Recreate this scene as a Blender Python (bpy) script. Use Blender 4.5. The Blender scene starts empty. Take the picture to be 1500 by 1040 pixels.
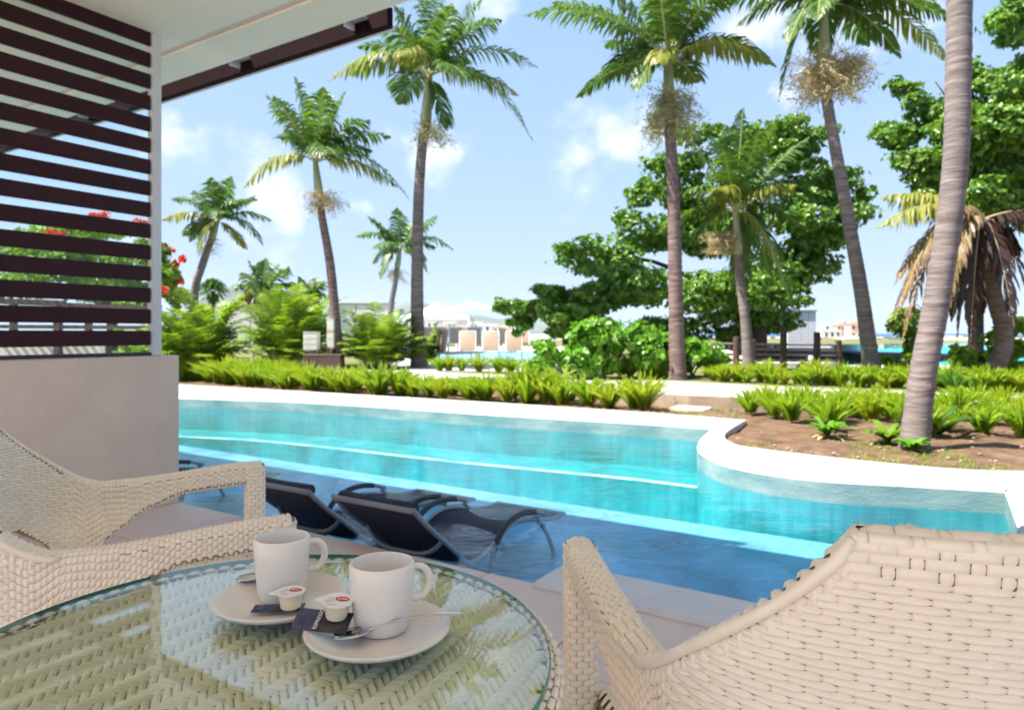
import bpy, math, random
import numpy as np
from mathutils import Vector, Matrix, noise as mnoise
R = math.radians
rnd = random.Random(7)
scene = bpy.context.scene
COL = scene.collection

# ------------------------------------------------------------------ camera
FPX, CX, HOR, H = 1000.0, 750.0, 488.0, 1.07      # photo: 1500 px wide, horizon row 488, eye 1.07 m
cam_d = bpy.data.cameras.new('camera'); cam = bpy.data.objects.new('camera', cam_d); COL.objects.link(cam)
cam.location = (0, 0, H); cam.rotation_euler = (R(90), 0, 0)
cam_d.sensor_width = 36; cam_d.lens = 36 * FPX / 1500; cam_d.shift_y = -(520 - HOR) / 1500
cam_d.clip_start = 0.05; cam_d.clip_end = 20000
cam_d.dof.use_dof = True; cam_d.dof.focus_distance = 0.82; cam_d.dof.aperture_fstop = 9.0
scene.camera = cam

# ------------------------------------------------------------------ sky, sun, exposure
SUN_TRAVEL = Vector((2.22, 0.53, -3.23)).normalized()
sun_el = math.asin(-SUN_TRAVEL.z); sun_az = math.atan2(-SUN_TRAVEL.x, -SUN_TRAVEL.y)
world = bpy.data.worlds.new('World'); scene.world = world; world.use_nodes = True
SKY_STRENGTH, CLOUD_LEVEL, EXPOSURE, SUN_STRENGTH = 0.15, 1.35, 2.85, 2.0
def build_world():
    nt = world.node_tree; nt.nodes.clear(); N = nt.nodes.new; L = nt.links.new
    out = N('ShaderNodeOutputWorld'); bg = N('ShaderNodeBackground'); bg.inputs[1].default_value = SKY_STRENGTH
    sky = N('ShaderNodeTexSky'); sky.sky_type = 'NISHITA'; sky.sun_disc = False
    sky.sun_elevation = sun_el; sky.sun_rotation = sun_az; sky.altitude = 0
    sky.air_density = 1.0; sky.dust_density = .4; sky.ozone_density = 1.2
    tc = N('ShaderNodeTexCoord')
    def math_(op, a, b=None, clamp=False):
        m = N('ShaderNodeMath'); m.operation = op; m.use_clamp = clamp
        for i, v in enumerate((a, b)):
            if v is None: continue
            if isinstance(v, (int, float)): m.inputs[i].default_value = v
            else: L(v, m.inputs[i])
        return m.outputs[0]
    nz = N('ShaderNodeTexNoise'); nz.inputs['Scale'].default_value = 9; nz.inputs['Detail'].default_value = 9
    nz.inputs['Roughness'].default_value = .58; L(tc.outputs['Generated'], nz.inputs['Vector'])
    big = N('ShaderNodeTexNoise'); big.inputs['Scale'].default_value = 2.6; big.inputs['Detail'].default_value = 3
    L(tc.outputs['Generated'], big.inputs['Vector'])
    # scattered fair-weather clouds everywhere, and the ones the photograph shows, by direction
    cov = math_('MULTIPLY', math_('SUBTRACT', big.outputs['Fac'], .60), 2.2)
    for px, py, r in ((262, 195, .062), (640, 215, .06), (905, 215, .075), (520, 300, .028), (690, 15, .07), (1265, 40, .1), (1160, 140, .045),
                      (1090, 50, .06), (590, 205, .035), (855, 225, .04), (960, 190, .05)):
        d = Vector(((px - CX) / FPX, 1, (HOR - py) / FPX)).normalized()
        vm = N('ShaderNodeVectorMath'); vm.operation = 'SUBTRACT'; L(tc.outputs['Generated'], vm.inputs[0]); vm.inputs[1].default_value = d
        ml = N('ShaderNodeVectorMath'); ml.operation = 'MULTIPLY'; L(vm.outputs[0], ml.inputs[0]); ml.inputs[1].default_value = (1, 1, 1.5)
        ln = N('ShaderNodeVectorMath'); ln.operation = 'LENGTH'; L(ml.outputs[0], ln.inputs[0])
        cov = math_('MAXIMUM', cov, math_('SUBTRACT', .34, math_('MULTIPLY', ln.outputs['Value'], .30 / r)))
    den = math_('ADD', cov, math_('MULTIPLY', math_('SUBTRACT', nz.outputs['Fac'], .5), 1.5))
    rm = N('ShaderNodeMapRange'); rm.interpolation_type = 'SMOOTHSTEP'; L(den, rm.inputs['Value'])
    rm.inputs['From Min'].default_value = .02; rm.inputs['From Max'].default_value = .55; rm.inputs['To Max'].default_value = .9
    mix = N('ShaderNodeMix'); mix.data_type = 'RGBA'; L(rm.outputs[0], mix.inputs['Factor'])
    # soft shoulder on the sky's own brightness (a hazy, even tropical sky): c / (1 + k c)
    k1 = N('ShaderNodeVectorMath'); k1.operation = 'MULTIPLY'; L(sky.outputs[0], k1.inputs[0]); k1.inputs[1].default_value = (1.42, 1.10, .78)
    k2 = N('ShaderNodeVectorMath'); k2.operation = 'ADD'; L(k1.outputs[0], k2.inputs[0]); k2.inputs[1].default_value = (1.45, 1.12, .86)
    k3 = N('ShaderNodeVectorMath'); k3.operation = 'DIVIDE'; L(sky.outputs[0], k3.inputs[0]); L(k2.outputs[0], k3.inputs[1])
    L(k3.outputs[0], mix.inputs['A']); c = CLOUD_LEVEL; mix.inputs['B'].default_value = (c, c, c * 1.02, 1)
    L(mix.outputs['Result'], bg.inputs[0]); L(bg.outputs[0], out.inputs[0])
build_world()
sun_d = bpy.data.lights.new('sun', 'SUN'); sun_d.energy = SUN_STRENGTH; sun_d.angle = R(.53); sun_d.color = (1, .94, .84)
sun = bpy.data.objects.new('sun', sun_d); COL.objects.link(sun)
sun.rotation_euler = SUN_TRAVEL.to_track_quat('-Z', 'Y').to_euler(); sun.location = (-20, -5, 30)
vs = scene.view_settings; vs.view_transform = 'Standard'; vs.look = 'None'; vs.gamma = 1; vs.use_curve_mapping = False; vs.exposure = EXPOSURE
scene.cycles.max_bounces = 8; scene.cycles.diffuse_bounces = 4; scene.cycles.glossy_bounces = 4; scene.cycles.transparent_max_bounces = 24
scene.cycles.transmission_bounces = 4; scene.cycles.sample_clamp_indirect = 6; scene.cycles.caustics_reflective = False; scene.cycles.caustics_refractive = False
scene.cycles.use_denoising = True

# ------------------------------------------------------------------ helpers
def P(x, y, z):
    "point of the photo's pixel (x, y) at height z"
    Y = FPX * (H - z) / (y - HOR); return Vector(((x - CX) * Y / FPX, Y, z))
def D(x, y, Y):
    "point of the photo's pixel (x, y) at distance Y"
    return Vector(((x - CX) * Y / FPX, Y, H + (HOR - y) * Y / FPX))
W0 = Vector((-2.11, 4.33, 0)); EA = Vector((1.57, -1, 0)).normalized(); EB = Vector((1, 1.57, 0)).normalized(); UP = Vector((0, 0, 1))
def B(a, b, z=0): return W0 + EA * a + EB * b + UP * z           # along / out from the terrace edge
ROTB = math.atan2(EA.y, EA.x)

class MB:
    def __init__(s): s.v = []; s.f = []; s.m = []
    def add(s, vs, fs, mi=0):
        o = len(s.v); s.v.extend([tuple(p) for p in vs]); s.f.extend([tuple(i + o for i in f) for f in fs]); s.m.extend([mi] * len(fs)); return s
    def box(s, c, size, ax=None, mi=0, bev=0):
        ax = ax or (Vector((1, 0, 0)), Vector((0, 1, 0)), UP); c = Vector(c); hx, hy, hz = [q / 2 for q in size]
        if bev <= 0:
            vs = [c + ax[0] * (i * hx) + ax[1] * (j * hy) + ax[2] * (k * hz) for k in (-1, 1) for i, j in ((-1, -1), (1, -1), (1, 1), (-1, 1))]
            return s.add(vs, [(3, 2, 1, 0), (4, 5, 6, 7), (0, 1, 5, 4), (1, 2, 6, 5), (2, 3, 7, 6), (3, 0, 4, 7)], mi)
        vs = []; fs = []; e = bev
        rings = [(-hz, e), (-hz + e, 0), (hz - e, 0), (hz, e)]
        for z, ins in rings:
            X, Y = hx - ins, hy - ins; q = e
            for x, y in ((-X, -Y + q), (-X + q, -Y), (X - q, -Y), (X, -Y + q), (X, Y - q), (X - q, Y), (-X + q, Y), (-X, Y - q)):
                vs.append(c + ax[0] * x + ax[1] * y + ax[2] * z)
        for r in range(3):
            for i in range(8):
                j = (i + 1) % 8; fs.append((r * 8 + i, r * 8 + j, r * 8 + 8 + j, r * 8 + 8 + i))
        fs.append(tuple(range(7, -1, -1))); fs.append(tuple(range(24, 32)))
        return s.add(vs, fs, mi)
    def tube(s, pts, rad, n=8, mi=0, cap=True, sx=1.0):
        pts = [Vector(p) for p in pts]; k = len(pts)
        rad = rad if hasattr(rad, '__len__') else [rad] * k
        vs = []; ref = None
        for i, p in enumerate(pts):
            t = (pts[min(i + 1, k - 1)] - pts[max(i - 1, 0)]).normalized()
            if ref is None: ref = t.orthogonal().normalized()
            ref = (ref - t * ref.dot(t)); ref = ref.normalized() if ref.length > 1e-6 else t.orthogonal().normalized()
            b = t.cross(ref)
            for j in range(n):
                a = 2 * math.pi * j / n; vs.append(p + (ref * math.cos(a) * sx + b * math.sin(a)) * rad[i])
        fs = [(i * n + j, i * n + (j + 1) % n, (i + 1) * n + (j + 1) % n, (i + 1) * n + j) for i in range(k - 1) for j in range(n)]
        if cap: fs.append(tuple(range(n - 1, -1, -1))); fs.append(tuple((k - 1) * n + j for j in range(n)))
        return s.add(vs, fs, mi)
    def lathe(s, prof, c=(0, 0, 0), n=48, mi=0, closed=False):
        c = Vector(c); k = len(prof); vs = []
        for r, z in prof:
            for j in range(n):
                a = 2 * math.pi * j / n; vs.append(c + Vector((r * math.cos(a), r * math.sin(a), z)))
        fs = [(i * n + j, i * n + (j + 1) % n, (i + 1) * n + (j + 1) % n, (i + 1) * n + j) for i in range(k - 1) for j in range(n)]
        if prof[0][0] > 1e-5 and closed: fs.append(tuple(range(n - 1, -1, -1)))
        if prof[-1][0] > 1e-5 and closed: fs.append(tuple((k - 1) * n + j for j in range(n)))
        return s.add(vs, fs, mi)
    def prism(s, poly, z0, z1, mi=0, top=True, bottom=True):
        n = len(poly); vs = [(p[0], p[1], z0) for p in poly] + [(p[0], p[1], z1) for p in poly]
        fs = [(i, (i + 1) % n, n + (i + 1) % n, n + i) for i in range(n)]
        if top: fs.append(tuple(range(n, 2 * n)))
        if bottom: fs.append(tuple(range(n - 1, -1, -1)))
        return s.add(vs, fs, mi)
    def mesh(s, name, mats, smooth=True, origin=(0, 0, 0), angle=35):
        me = bpy.data.meshes.new(name); o = Vector(origin)
        vs = [(p[0] - o.x, p[1] - o.y, p[2] - o.z) for p in s.v] if o.length else s.v
        me.from_pydata(vs, [], s.f)
        for m in (mats if isinstance(mats, (list, tuple)) else [mats]): me.materials.append(m)
        if any(s.m): me.polygons.foreach_set('material_index', s.m)
        if smooth:
            me.polygons.foreach_set('use_smooth', [True] * len(me.polygons))
            if angle: me.set_sharp_from_angle(angle=R(angle))
        me.update(); return me
def link(name, me, parent=None, loc=None, rot=None):
    o = bpy.data.objects.new(name, me); COL.objects.link(o)
    if parent is not None: o.parent = parent
    if loc is not None: o.location = loc
    if rot is not None: o.rotation_euler = rot
    return o
def tag(o, label=None, cat=None, group=None, kind=None):
    if label: o['label'] = label
    if cat: o['category'] = cat
    if group: o['group'] = group
    if kind: o['kind'] = kind
    return o
def thing(name, label, cat, loc=(0, 0, 0), rz=0, group=None):
    o = bpy.data.objects.new(name, None); COL.objects.link(o); o.location = loc; o.rotation_euler = (0, 0, rz)
    o.empty_display_size = .1
    return tag(o, label, cat, group)
def part(name, mb, mats, parent, label=None, kind=None, smooth=True, org=None, angle=35):
    "mesh given in world coordinates when org is the thing's location, else in the thing's own frame"
    o = link(name, mb.mesh(name, mats, smooth, org if org is not None else (0, 0, 0), angle), parent)
    return tag(o, label, None, None, kind)
def single(name, mb, mats, label, cat, org=(0, 0, 0), group=None, smooth=True, angle=35):
    o = link(name, mb.mesh(name, mats, smooth, org, angle), None, org); return tag(o, label, cat, group)
def struct(name, mb, mats, smooth=False):
    return tag(link(name, mb.mesh(name, mats, smooth)), kind='structure')
def copy_thing(root, loc=None, rz=None, sc=None, label=None, group=None):
    r = root.copy(); COL.objects.link(r)
    if loc is not None: r.location = loc
    if rz is not None: r.rotation_euler = (0, 0, rz)
    if sc is not None: r.scale = (sc, sc, sc) if not hasattr(sc, '__len__') else sc
    if label: r['label'] = label
    if group: r['group'] = group
    for ch in root.children:
        c = ch.copy(); COL.objects.link(c); c.parent = r
        for g in ch.children:
            d = g.copy(); COL.objects.link(d); d.parent = c
    return r

# ------------------------------------------------------------------ materials
def new_mat(name):
    m = bpy.data.materials.new(name); m.use_nodes = True; nt = m.node_tree; nt.nodes.clear()
    return m, nt, nt.nodes.new, nt.links.new
def surf(name, c1, c2=None, rough=.6, scale=6, spec=.5, bump=0, bscale=None, detail=6, metal=0, island=0, coat=0, stretch=(1, 1, 1), contrast=(.35, .65), world=False, objrand=0):
    m, nt, N, L = new_mat(name); out = N('ShaderNodeOutputMaterial'); p = N('ShaderNodeBsdfPrincipled'); L(p.outputs[0], out.inputs[0])
    p.inputs['Roughness'].default_value = rough; p.inputs['Specular IOR Level'].default_value = spec; p.inputs['Metallic'].default_value = metal
    p.inputs['Coat Weight'].default_value = coat; p.inputs['Coat Roughness'].default_value = .1
    tc = N('ShaderNodeTexCoord'); geo = N('ShaderNodeNewGeometry'); mp = N('ShaderNodeMapping'); mp.inputs['Scale'].default_value = stretch
    L(geo.outputs['Position'] if world else tc.outputs['Object'], mp.inputs[0])
    col = None
    if c2 is not None:
        nz = N('ShaderNodeTexNoise'); nz.inputs['Scale'].default_value = scale; nz.inputs['Detail'].default_value = detail; nz.inputs['Roughness'].default_value = .62
        L(mp.outputs[0], nz.inputs['Vector'])
        rp = N('ShaderNodeMapRange'); rp.inputs['From Min'].default_value = contrast[0]; rp.inputs['From Max'].default_value = contrast[1]; L(nz.outputs['Fac'], rp.inputs['Value'])
        fac = rp.outputs[0]
        if island or objrand:
            src = geo.outputs['Random Per Island']
            if objrand: oi = N('ShaderNodeObjectInfo'); src = oi.outputs['Random']
            k = island or objrand
            a = N('ShaderNodeMath'); a.operation = 'MULTIPLY_ADD'; L(src, a.inputs[0]); a.inputs[1].default_value = k
            b = N('ShaderNodeMath'); b.operation = 'MULTIPLY'; L(fac, b.inputs[0]); b.inputs[1].default_value = 1 - k; L(b.outputs[0], a.inputs[2]); fac = a.outputs[0]
        mx = N('ShaderNodeMix'); mx.data_type = 'RGBA'; L(fac, mx.inputs['Factor']); mx.inputs['A'].default_value = (*c1, 1); mx.inputs['B'].default_value = (*c2, 1)
        col = mx.outputs['Result']; L(col, p.inputs['Base Color'])
    else: p.inputs['Base Color'].default_value = (*c1, 1)
    if bump:
        nb = N('ShaderNodeTexNoise'); nb.inputs['Scale'].default_value = bscale or scale * 4; nb.inputs['Detail'].default_value = 8; L(mp.outputs[0], nb.inputs['Vector'])
        bp = N('ShaderNodeBump'); bp.inputs['Strength'].default_value = bump; bp.inputs['Distance'].default_value = .02; L(nb.outputs['Fac'], bp.inputs['Height']); L(bp.outputs[0], p.inputs['Normal'])
    return m
def leafmat(name, c1, c2, tr=.35, rough=.42, spec=.4, trc=None):
    m, nt, N, L = new_mat(name); out = N('ShaderNodeOutputMaterial'); p = N('ShaderNodeBsdfPrincipled'); t = N('ShaderNodeBsdfTranslucent'); mx = N('ShaderNodeMixShader')
    geo = N('ShaderNodeNewGeometry'); tc = N('ShaderNodeTexCoord'); nz = N('ShaderNodeTexNoise'); nz.inputs['Scale'].default_value = 1.3; nz.inputs['Detail'].default_value = 2
    L(tc.outputs['Object'], nz.inputs['Vector'])
    a = N('ShaderNodeMath'); a.operation = 'MULTIPLY_ADD'; L(geo.outputs['Random Per Island'], a.inputs[0]); a.inputs[1].default_value = .65
    b = N('ShaderNodeMath'); b.operation = 'MULTIPLY_ADD'; L(nz.outputs['Fac'], b.inputs[0]); b.inputs[1].default_value = 1.1; b.inputs[2].default_value = -.37; L(b.outputs[0], a.inputs[2]); a.use_clamp = True
    c = N('ShaderNodeMix'); c.data_type = 'RGBA'; L(a.outputs[0], c.inputs['Factor']); c.inputs['A'].default_value = (*c1, 1); c.inputs['B'].default_value = (*c2, 1)
    L(c.outputs['Result'], p.inputs['Base Color']); p.inputs['Roughness'].default_value = rough; p.inputs['Specular IOR Level'].default_value = spec
    tcx = trc or (1.25, 1.25, .5)
    tm = N('ShaderNodeMix'); tm.data_type = 'RGBA'; tm.blend_type = 'MULTIPLY'; tm.inputs['Factor'].default_value = 1; L(c.outputs['Result'], tm.inputs['A']); tm.inputs['B'].default_value = (*tcx, 1)
    L(tm.outputs['Result'], t.inputs['Color'])
    mx.inputs[0].default_value = tr; L(p.outputs[0], mx.inputs[1]); L(t.outputs[0], mx.inputs[2]); L(mx.outputs[0], out.inputs[0])
    return m
def clear(name, tint, rough=.0, ior=1.5, bump=0, bscale=3, stretch=(1, 1, 1), refl=(1, 1, 1)):
    "pane or water: Fresnel mix of mirror and tinted transparency"
    m, nt, N, L = new_mat(name); out = N('ShaderNodeOutputMaterial'); g = N('ShaderNodeBsdfGlossy'); t = N('ShaderNodeBsdfTransparent'); mx = N('ShaderNodeMixShader'); fr = N('ShaderNodeFresnel')
    g.inputs['Roughness'].default_value = rough; g.inputs['Color'].default_value = (*refl, 1); t.inputs['Color'].default_value = (*tint, 1); fr.inputs['IOR'].default_value = ior
    ge = N('ShaderNodeNewGeometry'); io = N('ShaderNodeMix'); L(ge.outputs['Backfacing'], io.inputs['Factor']); io.inputs['A'].default_value = ior; io.inputs['B'].default_value = 1 / ior; L(io.outputs['Result'], fr.inputs['IOR'])
    L(fr.outputs[0], mx.inputs[0]); L(t.outputs[0], mx.inputs[1]); L(g.outputs[0], mx.inputs[2]); L(mx.outputs[0], out.inputs[0])
    if bump:
        tc = N('ShaderNodeTexCoord'); mp = N('ShaderNodeMapping'); mp.inputs['Scale'].default_value = stretch; mp.inputs['Rotation'].default_value = (0, 0, ROTB); L(tc.outputs['Object'], mp.inputs[0])
        h = None
        for sc, w in ((bscale, 1.0), (bscale * 3.3, .35), (bscale * 9, .1)):
            nz = N('ShaderNodeTexNoise'); nz.inputs['Scale'].default_value = sc; nz.inputs['Detail'].default_value = 2; L(mp.outputs[0], nz.inputs['Vector'])
            q = N('ShaderNodeMath'); q.operation = 'MULTIPLY_ADD'; L(nz.outputs['Fac'], q.inputs[0]); q.inputs[1].default_value = w
            if h is None: q.inputs[2].default_value = 0
            else: L(h, q.inputs[2])
            h = q.outputs[0]
        bp = N('ShaderNodeBump'); bp.inputs['Strength'].default_value = bump; bp.inputs['Distance'].default_value = .05; L(h, bp.inputs['Height'])
        L(bp.outputs[0], g.inputs['Normal']); L(bp.outputs[0], fr.inputs['Normal'])
    return m
def mosaic(name, c1, c2, grout, size=.06, rough=.35):
    "small square pool mosaic, each chip its own shade, mottled to imitate caustics"
    m, nt, N, L = new_mat(name); out = N('ShaderNodeOutputMaterial'); p = N('ShaderNodeBsdfPrincipled'); L(p.outputs[0], out.inputs[0])
    tc = N('ShaderNodeTexCoord'); mp = N('ShaderNodeMapping'); mp.inputs['Rotation'].default_value = (0, 0, -ROTB); L(tc.outputs['Object'], mp.inputs[0])
    br = N('ShaderNodeTexBrick'); br.offset = 0; br.inputs['Scale'].default_value = 1; br.inputs['Brick Width'].default_value = size; br.inputs['Row Height'].default_value = size
    br.inputs['Mortar Size'].default_value = size * .045; br.inputs['Color1'].default_value = (*c1, 1); br.inputs['Color2'].default_value = (*c2, 1); br.inputs['Mortar'].default_value = (*grout, 1)
    L(mp.outputs[0], br.inputs['Vector'])
    nz = N('ShaderNodeTexNoise'); nz.inputs['Scale'].default_value = 2.1; nz.inputs['Detail'].default_value = 6; nz.inputs['Distortion'].default_value = .8; L(mp.outputs[0], nz.inputs['Vector'])  # broad mottling painted into the tile colour in place of caustic light
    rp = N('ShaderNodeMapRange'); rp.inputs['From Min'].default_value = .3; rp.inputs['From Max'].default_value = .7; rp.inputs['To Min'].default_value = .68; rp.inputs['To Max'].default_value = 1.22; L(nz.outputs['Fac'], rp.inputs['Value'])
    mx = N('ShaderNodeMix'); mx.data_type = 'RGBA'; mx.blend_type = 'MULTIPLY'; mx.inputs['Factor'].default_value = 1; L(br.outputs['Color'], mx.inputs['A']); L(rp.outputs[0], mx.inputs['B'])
    L(mx.outputs['Result'], p.inputs['Base Color']); p.inputs['Roughness'].default_value = rough
    return m

M = {}
M['rattan'] = surf('rattan', (.79, .70, .555), (.88, .80, .66), rough=.42, scale=30, island=.5, spec=.45)
M['rattan_core'] = surf('rattan_core', (.24, .17, .09), (.31, .23, .13), rough=.7, scale=30)  # crevice shade put into the colour, darkening the gaps between strands
M['rattan_table'] = surf('rattan_table', (.74, .72, .53), (.84, .83, .67), rough=.42, scale=30, objrand=.6, spec=.45)
M['rattan_table_j'] = surf('rattan_table_joined', (.74, .72, .53), (.84, .83, .67), rough=.42, scale=30, island=.6, spec=.45)
M['table_core'] = surf('table_core', (.20, .15, .06), (.26, .20, .09), rough=.8)
M['glass_top'] = clear('glass_top', (.97, .995, .965), 0, 1.5)
M['glass_edge'] = surf('glass_edge', (.03, .16, .13), (.06, .26, .22), rough=.15, scale=20, spec=.6)
M['porcelain'] = surf('porcelain', (.78, .735, .66), (.81, .765, .69), rough=.3, scale=4, spec=.5)
M['steel'] = surf('steel', (.62, .62, .64), (.7, .7, .72), rough=.16, metal=1, scale=30)
M['foil_black'] = surf('foil_black', (.012, .012, .02), (.02, .02, .035), rough=.22, scale=60, spec=.6, bump=.3, bscale=70)
M['foil_navy'] = surf('foil_navy', (.015, .02, .07), (.03, .04, .11), rough=.25, scale=60, spec=.6, bump=.4, bscale=90)
M['print_white'] = surf('print_white', (.85, .85, .85), rough=.5)
M['print_red'] = surf('print_red', (.55, .02, .025), rough=.4)
M['print_grey'] = surf('print_grey', (.25, .25, .32), rough=.5)
M['cream_pot'] = surf('cream_pot', (.78, .68, .50), (.82, .72, .55), rough=.35, scale=10)
M['lid'] = surf('lid', (.78, .78, .78), (.86, .86, .86), rough=.3, scale=40)
M['stucco'] = surf('stucco', (.67, .53, .42), (.74, .60, .49), rough=.9, scale=3, bump=.25, bscale=140, spec=.2)
M['tile'] = surf('tile', (.66, .52, .44), (.73, .59, .51), rough=.55, scale=2.5, objrand=.35, bump=.05, bscale=80, spec=.35)
M['grout'] = surf('grout', (.36, .30, .27), (.42, .35, .31), rough=.9, scale=8)
M['edge_stone'] = surf('edge_stone', (.60, .56, .54), (.67, .63, .60), rough=.6, scale=4, bump=.08, bscale=60)
M['soffit'] = surf('soffit', (.80, .745, .60), (.83, .775, .63), rough=.8, scale=2, spec=.2)
M['groove'] = surf('groove', (.75, .60, .50), (.78, .63, .53), rough=.8, scale=2, spec=.2)
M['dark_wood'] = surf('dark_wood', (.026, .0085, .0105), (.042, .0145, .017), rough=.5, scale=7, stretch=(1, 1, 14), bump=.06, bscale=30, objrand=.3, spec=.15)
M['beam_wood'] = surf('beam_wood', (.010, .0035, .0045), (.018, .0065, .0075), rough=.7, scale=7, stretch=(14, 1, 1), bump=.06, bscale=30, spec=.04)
M['metal_grey'] = surf('metal_grey', (.55, .56, .56), (.6, .61, .61), rough=.45, scale=5, spec=.5)
M['bracket'] = surf('bracket', (.55, .57, .62), (.6, .62, .66), rough=.4, scale=5)
M['pane'] = clear('screen_pane', (.93, .975, .96), 0, 1.25)
M['white_coping'] = surf('white_coping', (.40, .38, .345), (.55, .53, .49), rough=.75, scale=1.6, bump=.12, bscale=40, spec=.25, world=True)
M['wet_wall'] = surf('wet_wall', (.08, .20, .21), (.25, .34, .33), rough=.5, scale=1.7, bump=.2, bscale=25, world=True, stretch=(1, 1, 3))
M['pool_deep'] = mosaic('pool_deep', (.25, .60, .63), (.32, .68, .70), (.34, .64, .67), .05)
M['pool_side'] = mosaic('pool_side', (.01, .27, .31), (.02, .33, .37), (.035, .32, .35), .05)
M['pool_shelf'] = mosaic('pool_shelf', (.14, .33, .58), (.18, .38, .63), (.22, .40, .60), .05)
M['pool_line'] = surf('pool_line', (.10, .42, .45), (.60, .74, .72), rough=.5, scale=2.2, contrast=(.36, .5), world=True)
M['water'] = clear('pool_water', (.80, .965, .985), .0, 1.205, bump=.30, bscale=3.4, stretch=(.8, 1.7, 1))
M['soil'] = surf('soil', (.085, .048, .03), (.21, .135, .085), rough=.95, scale=5, bump=.9, bscale=30, spec=.1, contrast=(.3, .7))
M['path'] = surf('path', (.46, .42, .38), (.58, .54, .50), rough=.8, scale=2, bump=.1, bscale=60, spec=.25)
M['path_face'] = surf('path_face', (.26, .19, .14), (.34, .26, .19), rough=.9, scale=4, bump=.3, bscale=40)
M['flag'] = surf('flag', (.46, .39, .31), (.56, .48, .40), rough=.85, scale=6, bump=.3, bscale=50)
M['ground'] = surf('ground', (.10, .13, .035), (.22, .20, .09), rough=.95, scale=.8, bump=.6, bscale=14, spec=.1)
M['sand'] = surf('sand', (.55, .50, .42), (.66, .61, .54), rough=.9, scale=.6, spec=.15)
M['pool_tile_far'] = surf('pool_tile_far', (.10, .50, .62), (.16, .56, .66), rough=.15, scale=1)
M['fabric'] = surf('fabric', (.012, .011, .02), (.02, .018, .032), rough=.75, scale=80, bump=.15, bscale=400)
M['tube_steel'] = surf('tube_steel', (.20, .225, .26), (.28, .31, .35), rough=.4, metal=.4, scale=12)
M['tube_black'] = surf('tube_black', (.012, .012, .018), (.02, .02, .026), rough=.4, scale=12)
M['trunk'] = surf('trunk', (.105, .085, .082), (.24, .20, .185), rough=.85, scale=3, stretch=(1, 1, 9), bump=.5, bscale=5, spec=.2)
M['trunk_brown'] = surf('trunk_brown', (.09, .06, .055), (.21, .15, .135), rough=.85, scale=4, stretch=(1, 1, 7), bump=.5, bscale=6, spec=.2)
M['bark'] = surf('bark', (.035, .025, .02), (.09, .07, .055), rough=.9, scale=6, bump=.6, bscale=14, spec=.15)
M['shaft'] = surf('shaft', (.20, .23, .10), (.34, .34, .19), rough=.5, scale=4, stretch=(1, 1, .3))
M['rachis'] = surf('rachis', (.26, .28, .13), (.40, .40, .23), rough=.5, scale=4)
M['rachis_dry'] = surf('rachis_dry', (.30, .21, .10), (.42, .31, .17), rough=.6, scale=4)
M['frond'] = leafmat('frond', (.045, .115, .022), (.13, .235, .04), .4)
M['frond_yellow'] = leafmat('frond_yellow', (.12, .19, .025), (.38, .36, .08), .42)
M['frond_dry'] = leafmat('frond_dry', (.11, .068, .028), (.26, .18, .075), .3, trc=(1.05, .95, .7))
M['frond_dark'] = leafmat('frond_dark', (.030, .016, .014), (.075, .04, .03), .2, trc=(1, .8, .7))
M['flowers'] = leafmat('flowers', (.34, .26, .13), (.58, .48, .28), .3, trc=(1, 1, .8))
M['flowers_green'] = leafmat('flowers_green', (.22, .24, .09), (.48, .42, .20), .3, trc=(1, 1, .8))
M['fern'] = leafmat('fern', (.18, .34, .012), (.38, .50, .025), .45)
M['fern_yellow'] = leafmat('fern_yellow', (.27, .38, .015), (.47, .54, .04), .45)
M['fern_dark'] = leafmat('fern_dark', (.035, .11, .02), (.10, .22, .03), .4)
M['seagrape'] = leafmat('seagrape', (.045, .135, .016), (.20, .36, .035), .36, rough=.36, spec=.5)
M['shrub'] = leafmat('shrub', (.08, .235, .018), (.21, .43, .035), .38, rough=.35, spec=.5)
M['areca'] = leafmat('areca', (.085, .20, .018), (.30, .41, .035), .42)
M['flame_leaf'] = leafmat('flame_leaf', (.09, .21, .02), (.26, .40, .03), .4)
M['blossom'] = leafmat('blossom', (.60, .05, .02), (.78, .16, .04), .3, trc=(1, .7, .5))
M['yellow_leaf'] = leafmat('yellow_leaf', (.45, .36, .12), (.62, .54, .26), .3, trc=(1, 1, .7))
M['fence_wood'] = surf('fence_wood', (.05, .026, .02), (.10, .055, .042), rough=.85, scale=5, stretch=(1, 1, 6), bump=.3)
M['fence_rail'] = surf('fence_rail', (.22, .15, .14), (.33, .25, .235), rough=.8, scale=5, stretch=(6, 1, 1))
M['white_wall'] = surf('white_wall', (.60, .60, .58), (.70, .70, .68), rough=.85, scale=.8, spec=.2)
M['canvas_white'] = leafmat('canvas_white', (.74, .74, .74), (.80, .80, .80), .25, rough=.8, spec=.1, trc=(1, 1, 1))
M['pole_white'] = surf('pole_white', (.7, .7, .7), rough=.5)
M['tan_sling'] = surf('tan_sling', (.40, .235, .16), (.46, .28, .2), rough=.7, scale=20)
M['brown_box'] = surf('brown_box', (.10, .055, .05), (.14, .08, .072), rough=.7, scale=4)
M['lantern'] = surf('lantern', (.60, .60, .52), (.68, .68, .60), rough=.5, scale=6)
M['orange'] = surf('orange', (.5, .2, .08), rough=.6)
M['pink_wall'] = surf('pink_wall', (.56, .36, .29), (.64, .44, .36), rough=.8, scale=.2)
M['cream_wall'] = surf('cream_wall', (.60, .55, .48), (.68, .63, .56), rough=.8, scale=.2)
M['roof_red'] = surf('roof_red', (.34, .16, .11), (.42, .22, .16), rough=.8, scale=.4)
M['dark_window'] = surf('dark_window', (.05, .06, .07), rough=.2)
M['rock'] = surf('rock', (.30, .25, .22), (.48, .42, .38), rough=.9, scale=.5, bump=.8, bscale=1.5)
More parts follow.
